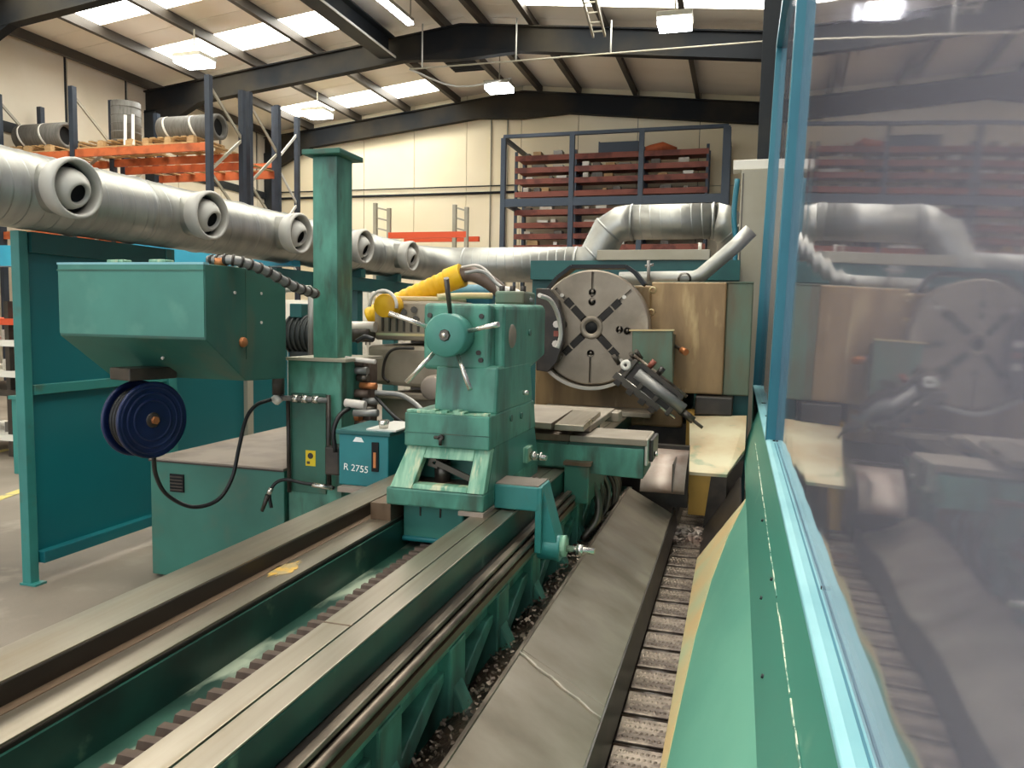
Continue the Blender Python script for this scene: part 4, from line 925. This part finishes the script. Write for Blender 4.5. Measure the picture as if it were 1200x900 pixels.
obj('cable', MB().tube(smooth_path([pt[-1]+Vector((.02, -.05, .05)), pt[-1]+Vector((.14, -.05, .06)), pt[-1]+Vector((.24, -.05, -.02)), pt[-1]+Vector((.28, -.05, -.12))], 5), .008, 6), 'hose_white', yp)
bb = gp(545, 347, 5.0)
tag(obj('blue_drum', MB().lathe([(0, -.2), (.07, -.2), (.08, -.19), (.08, .19), (.07, .2), (0, .2)], bb, (1, 0, 0), 20), 'post_blue', loc=bb), 'turquoise round drum casing above the tailstock top', 'drum')
tag(obj('rear_machine', B(-2.3, -1.9, 5.2, 5.7, 0, bb.z-.08).box(-2.25, -1.7, 5.22, 5.6, bb.z-.14, bb.z-.08), 'black_oil', loc=(-2.1, 5.4, 0)), 'dark machine stand behind the grey gearbox', 'stand')

# ================================================================ SPIRAL DUCT
DX, DR, DZ = -4.0, .222, 2.333
du = thing('spiral_duct', 'long galvanised spiral ventilation duct running past the green screen', 'duct', (DX, 6.0, 0))
YT = 9.55
sec = [1.2]+[P(x, y, X=DX+.2).y for x, y in ((38, 235), (215, 262), (322, 272), (404, 286), (468, 296))]
nozY = [P(x, y, X=DX+.42).y for x, y in ((98, 213), (254, 243), (357, 269), (432, 282), (487, 293))]
pts = [Vector((DX, 1.2, DZ)), Vector((DX, YT-.55, DZ))]
for k in range(1, 9):
    a_ = math.pi/2*k/8; pts.append(Vector((DX+.55*(1-math.cos(a_)), YT-.55+.55*math.sin(a_), DZ)))
xr0 = P(678, 312, Y=YT).x
pts.append(Vector((xr0, YT, DZ)))
obj('pipe', MB().tube(pts, DR, 40), 'galv', du)
dz2 = P(780, 260, Y=YT).z
rise = [Vector((xr0-.02, YT, DZ)), Vector((xr0+.1, YT, DZ+.02)), Vector((xr0+.22, YT, DZ+.10)), Vector((P(735, 262, Y=YT).x-.22, YT, dz2-.10)), Vector((P(735, 262, Y=YT).x-.08, YT, dz2-.02)), Vector((P(735, 262, Y=YT).x+.06, YT, dz2))]
obj('offset_bend', MB().tube(rise, DR-.005, 40), 'galv', du)
xe_ = P(838, 262, Y=YT).x
obj('pipe', MB().cyl(rise[-1]-Vector((.05, 0, 0)), (xe_, YT, dz2), DR-.012, seg=40), 'galv', du)
el = [Vector((xe_-.02, YT, dz2)), Vector((xe_+.08, YT+.02, dz2-.02)), Vector((xe_+.2, YT+.07, dz2-.11)), Vector((xe_+.24, YT+.12, dz2-.25)), Vector((xe_+.24, YT+.14, dz2-.5))]
obj('end_bend', MB().tube(el, DR-.005, 32), 'galv', du)
# raised seams
def hoop(c, d, r, wd=.012, h=.006):
    return MB().lathe([(r, -wd), (r+h, -wd*.5), (r+h, wd*.5), (r, wd)], c, d, 40)
g = MB(); y = 1.3
while y < YT-.6: g.lathe([(DR, -.006), (DR+.003, 0), (DR, .006)], (DX, y, DZ), (.0, 1, .10), 32); y += .11
x = DX+.6
while x < xr0: g.lathe([(DR, -.006), (DR+.003, 0), (DR, .006)], (x, YT, DZ), (1, 0, .10), 32); x += .11
x = rise[-1].x
while x < xe_: g.lathe([(DR-.012, -.006), (DR-.009, 0), (DR-.012, .006)], (x, YT, dz2), (1, 0, .1), 32); x += .12
obj('spiral_seam', g, 'galv_seam', du, kind='stuff', label='fine raised spiral seams of the duct')
for ny in nozY:
    for s in (-.36, .30): obj('joint_collar', hoop((DX, ny+s, DZ), (0, 1, 0), DR, .02, .008), 'galv_seam', du)
for c, d, r_ in ((rise[0], (1, 0, 0), DR), (rise[2], (1, 0, 1), DR-.004), (rise[3], (1, 0, 1), DR-.004), (rise[-1], (1, 0, 0), DR-.004), (el[0], (1, 0, 0), DR-.006), (el[2], (1, .2, -1), DR-.004), (Vector((DX+.55, YT, DZ)), (1, 0, 0), DR)):
    obj('joint_collar', hoop(c, d, r_, .014, .006), 'galv_seam', du)
n0 = None
dirn = Vector((.99, -.06, -.04)).normalized(); aim = Vector((.9, -.02, -.40)).normalized()
for i, ny in enumerate(nozY):
    c = Vector((DX+.05, ny+.01, DZ+.015))
    stub = obj('branch', MB().lathe([(.142, .0), (.142, .27)], c, dirn, 32), 'galv', du)
    nz = obj('nozzle_ring', MB().lathe([(.146, .22), (.160, .235), (.172, .30), (.172, .335), (.164, .347), (.152, .347), (.145, .335), (.143, .24)], c, dirn, 36), 'plastic_grey', du)
    cb = c+dirn*.262
    prof = [(.118*math.sin(math.radians(t_)), .118*math.cos(math.radians(t_))) for t_ in (110, 95, 80, 65, 50, 40, 32)]
    obj('eyeball', MB().lathe(prof+[(.058, .095), (.052, .06)], cb, aim, 32), 'plastic_grey', nz)
    obj('eyeball_bore', MB().lathe([(.053, .075), (.05, .05), (0, .05)], cb, aim, 24), 'dark_hole', nz)
    obj('shadow_gap', MB().lathe([(0, .25), (.144, .25)], c, dirn, 32), 'dark_hole', nz)
# stands below the duct
for px_, yy in ((417, 7.2), (460, 8.2)):
    x = P(px_, 340, X=DX).y
    t = thing('duct_stand', 'dark teal post under the duct %s' % ('with its beam end' if yy < 8 else 'nearest the corner bend'), 'post', (DX, yy, 0))
    q = P(px_, 340, X=DX+.05)
    obj('post', B(DX-.05, DX+.10, q.y-.06, q.y+.06, 0, DZ-DR-.06), 'teal_dark', t)
    obj('saddle', B(DX-.14, DX+.14, q.y-.05, q.y+.05, DZ-DR-.06, DZ-DR+.03), 'teal_dark', t)
tag(obj('support_beam', B(DX-.06, DX+.12, 5.9, 9.3, DZ-DR-.20, DZ-DR-.061), 'teal_dark', loc=(DX, 7, 1.9)), 'dark teal beam running under the far half of the duct', 'beam')
a, b = P(2, 288, Y=6.2), P(345, 316, Y=6.2)
tag(obj('turquoise_beam', B(-9.5, P(345, 316, Y=6.2).x, 6.15, 6.3, P(205, 312, Y=6.2).z, P(205, 286, Y=6.2).z), 'blue_beam', loc=(-5.5, 6.2, 1.9)), 'bright turquoise beam glimpsed below the duct', 'beam')

# ================================================================ PALLET RACKING (left, high up)
RY = 11.8
def upright(name_par, x, y, z0, z1, s=.10): return obj('upright', B(x-s/2, x+s/2, y-s/2, y+s/2, z0, z1), 'rack_blue', name_par)
def rack_bay(xa, xb, ya, yb, ztop, beams, lab, frames=(0, 1), bm='rack_orange', grp=None):
    t = thing('pallet_rack', lab, 'rack', ((xa+xb)/2, (ya+yb)/2, 0), grp)
    for fi, x in enumerate((xa, xb)):
        if fi not in frames: continue
        upright(t, x, ya, 0, ztop); upright(t, x, yb, 0, ztop)
        z = .4; k = 0
        while z+.75 < ztop:
            obj('brace', MB().bar((x, ya if k % 2 else yb, z), (x, yb if k % 2 else ya, z+.75), .03, .05), 'cabinet_grey', t); z += .75; k += 1
    for zb in beams:
        for y in (ya, yb): obj('beam', B(xa, xb, y-.03, y+.03, zb-.14, zb), bm, t)
        n = 8
        for i in range(n):
            x = xa+.15+(xb-xa-.3)*i/(n-1); obj('deck_slat', B(x-.05, x+.05, ya, yb, zb, zb+.02), 'timber', t)
    return t
xu0, xu1 = P(85, 120, Y=RY).x, P(245, 150, Y=RY).x
zb1 = P(170, 171, Y=RY).z
RD = .95
ztp = P(245, 88, Y=RY).z
ra = rack_bay(xu0, xu1, RY, RY+RD, ztp, (zb1, zb1-1.5, zb1-3.0), 'blue and orange pallet rack bay carrying the standing drum')
rb_ = rack_bay(WL+.25, xu0-.11, RY, RY+RD, P(85, 103, Y=RY).z, (zb1-.02, zb1-1.5, zb1-3.0), 'blue and orange pallet rack bay against the left wall', frames=(0,))
y2 = RY+RD+.28
rc_ = rack_bay(xu0, P(292, 150, Y=y2).x, y2, y2+RD*1.0, P(292, 108, Y=y2).z, (zb1-.1, zb1-1.5), 'blue and orange pallet rack standing back to back behind another')
y3 = y2+RD+1.2
xu3 = P(322, 180, Y=y3).x
rd_ = thing('rack_frame', 'single blue rack end frame with white diagonal braces', 'rack', (xu3, y3, 0))
for y in (y3, y3+.9): obj('upright', B(xu3-.05, xu3+.05, y-.05, y+.05, 0, P(322, 125, Y=y3).z), 'rack_blue', rd_)
for k in range(6): obj('brace', MB().bar((xu3, y3 if k % 2 else y3+.9, 1+k*.8), (xu3, y3+.9 if k % 2 else y3, 1.8+k*.8), .03, .05), 'white_pipe', rd_)
for zb in (P(300, 192, Y=y3).z, P(300, 200, Y=y3).z): obj('beam', B(xu3-2.6, xu3, y3-.03, y3+.03, zb-.1, zb), 'rack_orange', rd_)
def pallet(x0, x1, y0, y1, z, lab):
    t = thing('pallet', lab, 'pallet', ((x0+x1)/2, (y0+y1)/2, z), 'pallets on the racking')
    for k in range(3):
        y = y0+(y1-y0-.1)*k/2; obj('bearer', B(x0, x1, y, y+.1, z, z+.02), 'timber', t)
        for q in range(3): x = x0+(x1-x0-.14)*q/2; obj('block', B(x, x+.14, y, y+.1, z+.02, z+.11), 'timber', t)
    for k in range(7): x = x0+(x1-x0-.1)*k/6; obj('deck_board', B(x, x+.1, y0, y1, z+.11, z+.13), 'timber', t)
    return t
def roll_h(x0, x1, y, r, z, lab):
    t = thing('coil_roll', lab, 'roll', ((x0+x1)/2, y, z), 'rolls on the racking')
    obj('roll', MB().lathe([(r*.72, 0), (r, 0), (r, x1-x0), (r*.72, x1-x0), (r*.72, 0)], (x0, y, z+r), (1, 0, 0), 28), 'roll_grey', t)
    obj('core', MB().cyl((x0+.08, y, z+r), (x1-.08, y, z+r), r*.72, seg=20), 'dark_hole', t)
    for f_ in (.15, .62): xs = x0+(x1-x0)*f_; obj('strap', MB().lathe([(r+.004, -.02), (r+.012, -.02), (r+.012, .02), (r+.004, .02)], (xs, y, z+r), (1, .0, .35), 28), 'strap_white', t)
    return t
zp = zb1+.02
xq = lambda px_: P(px_, 160, Y=RY+.4).x
pallet(WL+.3, xq(78), RY+.02, RY+.9, zp-.02, 'timber pallet under the horizontal grey roll by the left wall')
roll_h(WL+.35, xq(78), RY+.42, .25, zp+.112, 'strapped grey roll lying on a pallet against the left wall')
pallet(xq(100), xq(172), RY+.02, RY+.9, zp, 'timber pallet under the standing grey drum')
sd_ = thing('standing_drum', 'upright ribbed grey drum standing on a rack pallet', 'drum', (xq(146), RY+.45, zp+.13), None)
dr_h = P(146, 120, Y=RY+.4).z-(zp+.13)
obj('shell', MB().lathe([(0, 0), (.26, 0), (.26, dr_h), (.25, dr_h), (0, dr_h-.02)], (xq(146), RY+.45, zp+.13), (0, 0, 1), 28), 'roll_grey', sd_)
for k in range(5): obj('hoop', MB().lathe([(.26, -.012), (.268, 0), (.26, .012)], (xq(146), RY+.45, zp+.18+k*dr_h/5), (0, 0, 1), 28), 'roll_grey', sd_)
for px_ in (163, 172): 
    tag(obj('leaning_board', MB().bar((xq(px_)-.12, RY+.2, zp+.135+.47), (xq(px_), RY+.05, zp+.02), .05, .04), 'strap_white', loc=(xq(px_), RY+.1, zp)), 'thin white batten leaning beside the standing drum', 'batten', 'battens by the drum')
pallet(xq(184), xq(243), RY+.02, RY+.9, zp, 'timber pallet under the horizontal grey roll next to the drum')
roll_h(xq(190), xq(256), RY+.45, .23, zp+.13, 'strapped grey roll lying on a pallet next to the drum')

# ================================================================ FAR STORAGE CAGE AND SHELVES
FY = 19.0
fx0_, fx1_ = P(590, 200, Y=FY).x, P(852, 200, Y=FY).x
zt_f = P(700, 157, Y=FY).z
cgf = thing('storage_cage', 'slate blue steel framework enclosing the red shelving', 'cage', ((fx0_+fx1_)/2, 19.5, 0))
for px_ in (590, 670, 751): obj('post', B(P(px_, 200, Y=FY).x-.06, P(px_, 200, Y=FY).x+.06, FY-.06, FY+.06, 0, zt_f), 'rack_slate', cgf)
obj('post', B(fx1_-.12, fx1_+.06, FY-.06, FY+.3, 0, zt_f), 'rack_slate', cgf)
obj('top_rail', B(fx0_, fx1_, FY-.05, FY+.05, zt_f, zt_f+.08), 'rack_slate', cgf)
obj('mid_rail', B(fx0_, fx1_-.1, FY-.05, FY+.05, P(600, 238, Y=FY).z-.1, P(600, 238, Y=FY).z+.1), 'rack_slate', cgf)
for x in (fx0_, fx1_):
    for z in (zt_f, P(600, 238, Y=FY).z): obj('side_rail', B(x-.04, x+.04, FY+.05, 21.05, z-.05, z+.06), 'rack_slate', cgf)
    obj('rear_post', B(x-.05, x+.05, 20.95, 21.05, 0, zt_f), 'rack_slate', cgf)
SY = 20.1
sx = [P(px_, 220, Y=SY).x for px_ in (603, 672, 751, 830)]
levels = [P(603, y_, Y=SY).z for y_ in (184, 198, 211, 226, 247, 262, 275, 288, 300, 312)]
for bi in range(3):
    t = thing('shelving_bay', 'dull red shelving bay %s inside the slate cage' % ('at the cream wall end', 'between the other two bays', 'topped by an orange bundle')[bi], 'shelves', ((sx[bi]+sx[bi+1])/2, SY+.4, 0), 'red shelving bays')
    for x in (sx[bi]+.04, sx[bi+1]-.04):
        for y in (SY, SY+.8): obj('upright', B(x-.035, x+.035, y-.035, y+.035, 0, levels[0]+.12), 'rack_slate', t)
    for z in levels:
        obj('shelf_beam', B(sx[bi]+.02, sx[bi+1]-.02, SY-.05, SY-.01, z-.13, z+.01), 'rack_red', t)
        obj('shelf', B(sx[bi]+.02, sx[bi+1]-.02, SY-.01, SY+.8, z-.06, z-.02), 'rack_red', t)
random.seed(14); seen = set(); spans = []
for k in range(150):
    bi = random.randrange(3); z = random.choice(levels[:8]); x = random.uniform(sx[bi]+.2, sx[bi+1]-.45); wv = random.uniform(.08, .4); hv = random.uniform(.08, .16)
    if bi == 0 and k % 3 == 0: x = sx[0]+.2+random.random()*.5
    mname = random.choice(['pale_goods', 'white_far', 'roll_grey', 'timber', 'dark_steel'])
    colr = {'pale_goods': 'cream', 'white_far': 'white', 'roll_grey': 'grey', 'timber': 'tan', 'dark_steel': 'dark'}[mname]; shp = 'long bar' if wv > .24 else 'small block'
    lv = ('top', 'second', 'third', 'fourth', 'fifth', 'sixth', 'seventh', 'eighth')[levels.index(z)]; by = ('the red bay at the cream wall end', 'the middle red bay', 'the red bay under the orange bundle')[bi]
    if (colr, shp, lv, bi) in seen or any(z == z_ and x < b_+.03 and x+wv > a_-.03 for a_, b_, z_ in spans): continue
    if lv == 'top' and x+wv > sx[1]: continue
    spans.append((x, x+wv, z))
    seen.add((colr, shp, lv, bi))
    tag(obj('stored_part', B(x, x+wv, SY+.02, SY+.3, z-.018, z-.018+hv), mname, loc=(x, SY+.1, z)), '%s %s on the %s shelf of %s' % (colr, shp, lv, by), 'part', 'parts on the red shelves')
z = levels[0]+.02
p = P(728, 176, Y=SY+.2); tag(obj('grey_case', B(p.x-.55, p.x+.45, SY+.1, SY+.6, z-.035, z+.28).box(p.x-.58, p.x-.55, SY+.1, SY+.6, z-.035, z+.3), 'rack_slate', loc=(p.x, SY+.3, z)), 'long grey case on top of the red shelving', 'case')
p = P(776, 178, Y=SY+.2); tag(obj('orange_bundle', MB().tube([(p.x-.55, SY+.3, z+.05), (p.x-.3, SY+.3, z+.1), (p.x, SY+.3, z+.14), (p.x+.35, SY+.3, z+.06)], [.07, .11, .13, .06], 10), 'rack_orange', loc=(p.x, SY+.3, z)), 'orange bundle lying on top of the red shelving', 'bundle')
# orange far rack against cream wall
oy = 18.0
ox = [P(px_, 260, Y=oy).x for px_ in (440, 456, 533, 547)]
orr = thing('low_rack', 'low grey framed rack with an orange beam by the cream wall', 'rack', ((ox[0]+ox[3])/2, oy, 0))
for px_, py_ in ((440, 238), (456, 244), (533, 240), (547, 243)):
    p = P(px_, py_, Y=oy); obj('upright', B(p.x-.045, p.x+.045, oy-.045, oy+.045, 0, p.z), 'cabinet_grey', orr)
for py_ in (243, 255, 267):
    for a_, b_ in ((440, 456), (533, 547)): obj('rung', MB().bar(P(a_, py_, Y=oy), P(b_, py_+4, Y=oy), .04, .04), 'cabinet_grey', orr)
obj('beam', B(ox[1], ox[3], oy-.05, oy+.05, P(500, 279, Y=oy).z, P(500, 272, Y=oy).z), 'orange_far', orr)
obj('beam', B(ox[1], ox[3], oy+.9, oy+1.0, P(500, 279, Y=oy).z, P(500, 273, Y=oy).z), 'orange_far', orr)

# ---------------------------------------------------------------- behind the headstock
tb = thing('rear_canopy', 'teal boxed canopy with grey top strip behind the headstock', 'canopy', (-.8, 8.9, 0))
a, b = P(720, 325, Y=8.9), P(868, 296, Y=8.9)
obj('fascia', B(-2.4, b.x, 8.9, 9.0, P(760, 328, Y=8.9).z, P(760, 305, Y=8.9).z), 'teal_dark', tb)
obj('top_strip', B(-1.6, P(832, 300, Y=8.9).x, 8.86, 9.05, P(760, 305, Y=8.9).z, P(760, 293, Y=8.9).z), 'cabinet_grey', tb, .005)
obj('back_panel', B(-2.4, b.x, 9.0, 9.04, .1, P(760, 320, Y=8.9).z), 'teal_dark', tb)
obj('indicator', MB().cyl((P(820, 290, Y=8.9).x, 8.95, P(820, 293, Y=8.9).z), (P(820, 290, Y=8.9).x, 8.95, P(820, 284, Y=8.9).z), .02, seg=8), 'white_far', tb)
wp = thing('coolant_pipe', 'silver pipe rising diagonally beside the pale cabinet', 'pipe', P(760, 326, Y=8.2))
pt = [P(726, 327, Y=8.2), P(812, 326, Y=8.2), P(822, 322, Y=8.2), P(862, 288, Y=8.2), P(880, 270, Y=8.2)]
obj('pipe', MB().tube(pt, .075, 16), 'galv', wp)
p = P(802, 327, Y=8.1); obj('clamp', MB().lathe([(.05, -.02), (.07, 0), (.05, .02)], p, (0, 1, 0), 14), 'dark_steel', wp)
obj('tap', MB().cyl(P(760, 330, Y=8.1), P(760, 305, Y=8.1), .018, seg=8).cyl(P(756, 312, Y=8.1), P(766, 310, Y=8.1), .014, seg=8), 'hose_grey', wp)
pcab = thing('pale_cabinet', 'tall pale grey electrical cabinet behind the headstock', 'cabinet', (.05, 9.2, 0))
a, b = P(869, 198, Y=9.1), P(891, 330, Y=9.1)
obj('body', B(a.x, b.x+.05, 9.1, 9.4, 0, a.z), 'cabinet_grey', pcab, .01)
obj('door_edge', B(a.x+.015, a.x+.03, 9.09, 9.1, .1, a.z-.05), 'dark_steel', pcab)
obj('top_box', B(a.x-.09, b.x+.05, 9.15, 9.4, a.z, a.z+.11), 'white_far', pcab, .008)
obj('side_hose', MB().tube(smooth_path([(a.x-.04, 9.15, a.z-.1), (a.x-.06, 9.15, a.z-.5), (a.x-.02, 9.15, a.z-.9), (a.x-.07, 9.15, a.z-1.3)], 6), .03, 8), 'post_blue', pcab)
co = thing('steel_column', 'dark grey steel column rising behind the guard posts', 'column', (.36, 10.2, 0))
a, b = P(893, 60, Y=10.2), P(905, 60, Y=10.2)
for yy in (10.1, 10.3): obj('flange', B(a.x, b.x+.12, yy-.012, yy+.012, 0, roofz(.3)-.75), 'steel_dark', co)
obj('web', B((a.x+b.x)/2+.05, (a.x+b.x)/2+.07, 10.11, 10.29, 0, roofz(.3)-.75), 'steel_dark', co)
# ---------------------------------------------------------------- things glimpsed behind the duct and screen
ls = thing('store_shelves', 'low shelving with pale boards glimpsed left of the turquoise screen', 'shelves', (-7.0, 6.6, 0))
for px_ in (11, -40): p = P(px_, 400, Y=6.6); obj('upright', B(p.x-.03, p.x+.03, 6.57, 6.63, 0, P(11, 353, Y=6.6).z), 'black_oil', ls)
for py_, mm in ((402, 'white_far'), (438, 'white_far'), (377, 'orange_far'), (460, 'black_oil'), (512, 'white_far')):
    z = P(10, py_, Y=6.6).z; obj('board', B(-8.8, P(30, 400, Y=6.6).x+.25, 6.55, 7.4, z-.035, z+.035), mm, ls)
random.seed(4)
for py_ in (402, 438, 512):
    z = P(10, py_, Y=6.6).z+.036
    for k in range(3): x = P(2+9*k, 400, Y=6.7).x; mc_ = random.choice(['pale_goods', 'timber', 'roll_grey']); tag(obj('stock_box', B(x, x+.085, 6.7, 6.95, z, z+random.uniform(.08, .17)), mc_, loc=(x, 6.8, z)), '%s box %s on the %s board left of the screen' % (('cream', 'tan', 'grey')[['pale_goods', 'timber', 'roll_grey'].index(mc_)], ('by the black upright', 'between two other boxes', 'at the screen end')[k], {402: 'upper white', 438: 'lower white', 512: 'bottom white'}[py_]), 'box', 'boxes left of the screen')
tag(obj('teal_bin', B(P(14, 480, Y=5.9).x, P(36, 480, Y=5.9).x, 5.9, 6.3, 0, P(20, 468, Y=5.9).z).box(P(14, 480, Y=5.9).x-.02, P(36, 480, Y=5.9).x+.02, 5.88, 6.32, P(20, 468, Y=5.9).z, P(20, 464, Y=5.9).z), 'teal', loc=(P(24, 480, Y=5.9).x, 6.1, 0)), 'teal bin standing left of the turquoise screen', 'bin')
fcab = [(352, 12.2, 1.9, 'white_far', 'pale tall cupboard seen between the box and the post'), (432, 13.0, 2.2, 'pale_goods', 'cream wide cupboard seen under the duct beyond the post'), (474, 14.4, 1.9, 'white_far', 'white cupboard seen under the duct by the corner bend')]
for px_, yy, hgt, mm, lab in fcab:
    x = P(px_, 360, Y=yy).x; t = thing('cupboard', lab, 'cupboard', (x, yy+.25, 0))
    obj('body', B(x-.5, x+.5, yy, yy+.5, .05, hgt), mm, t, .01)
    for s in (-1, 1): d = obj('door', B(x+s*.25-.24, x+s*.25+.24, yy-.02, yy, .1, hgt-.05), mm, t, .004); obj('handle', B(x+s*.04-.01, x+s*.04+.01, yy-.04, yy-.02, hgt*.5, hgt*.5+.15), 'dark_steel', d)
    obj('plinth', B(x-.48, x+.48, yy+.02, yy+.48, 0, .05), 'dark_steel', t)
mo = thing('pump_motor', 'dark finned pump motor between the hanging box and the post', 'motor', P(357, 395, Y=4.8))
mq = P(355, 392, Y=4.9)
obj('body', MB().cyl((mq.x-.1, 4.9, mq.z), (mq.x+.16, 4.9, mq.z), .13, seg=20), 'motor_dark', mo, .01)
for k in range(6): obj('fin', MB().lathe([(.13, -.006), (.145, -.006), (.145, .006), (.13, .006)], (mq.x-.07+k*.04, 4.9, mq.z), (1, 0, 0), 20), 'motor_dark', mo)
obj('terminal_box', B(mq.x-.06, mq.x+.04, 4.82, 4.95, mq.z+.12, mq.z+.22), 'teal_dark', mo, .008)
obj('stand', B(mq.x-.06, mq.x+.12, 4.82, 5.0, .753, mq.z-.12), 'motor_dark', mo)
obj('cowl', MB().prism([(mq.x-.16, mq.z-.15), (mq.x-.06, mq.z-.17), (mq.x-.12, mq.z+.0), (mq.x-.16, mq.z+.1)], 'Y', 4.7, 4.74), 'white_far', mo)
obj('pipe', MB().cyl(P(366, 420, Y=4.6), P(366, 340, Y=4.6), .03, seg=10), 'hose_grey', mo)

# ---------------------------------------------------------------- seen dimly through the clear sheet
lk = thing('locker', 'tall narrow dark teal locker standing behind the clear guard sheet', 'locker', (1.3, 4.6, 0))
lx0, lx1 = P(1078, 600, Y=4.4).x, P(1128, 600, Y=4.4).x
obj('body', B(lx0, lx1, 4.4, 4.75, .04, 2.05), 'teal_dark', lk, .008)
d_ = obj('door', B(lx0+.01, lx1-.01, 4.382, 4.4, .08, 2.01), 'teal_dark', lk, .004)
obj('handle', B(lx0+.03, lx0+.05, 4.36, 4.382, 1.0, 1.15), 'dark_steel', d_)
obj('plinth', B(lx0+.01, lx1-.01, 4.42, 4.74, 0, .04), 'black_oil', lk)
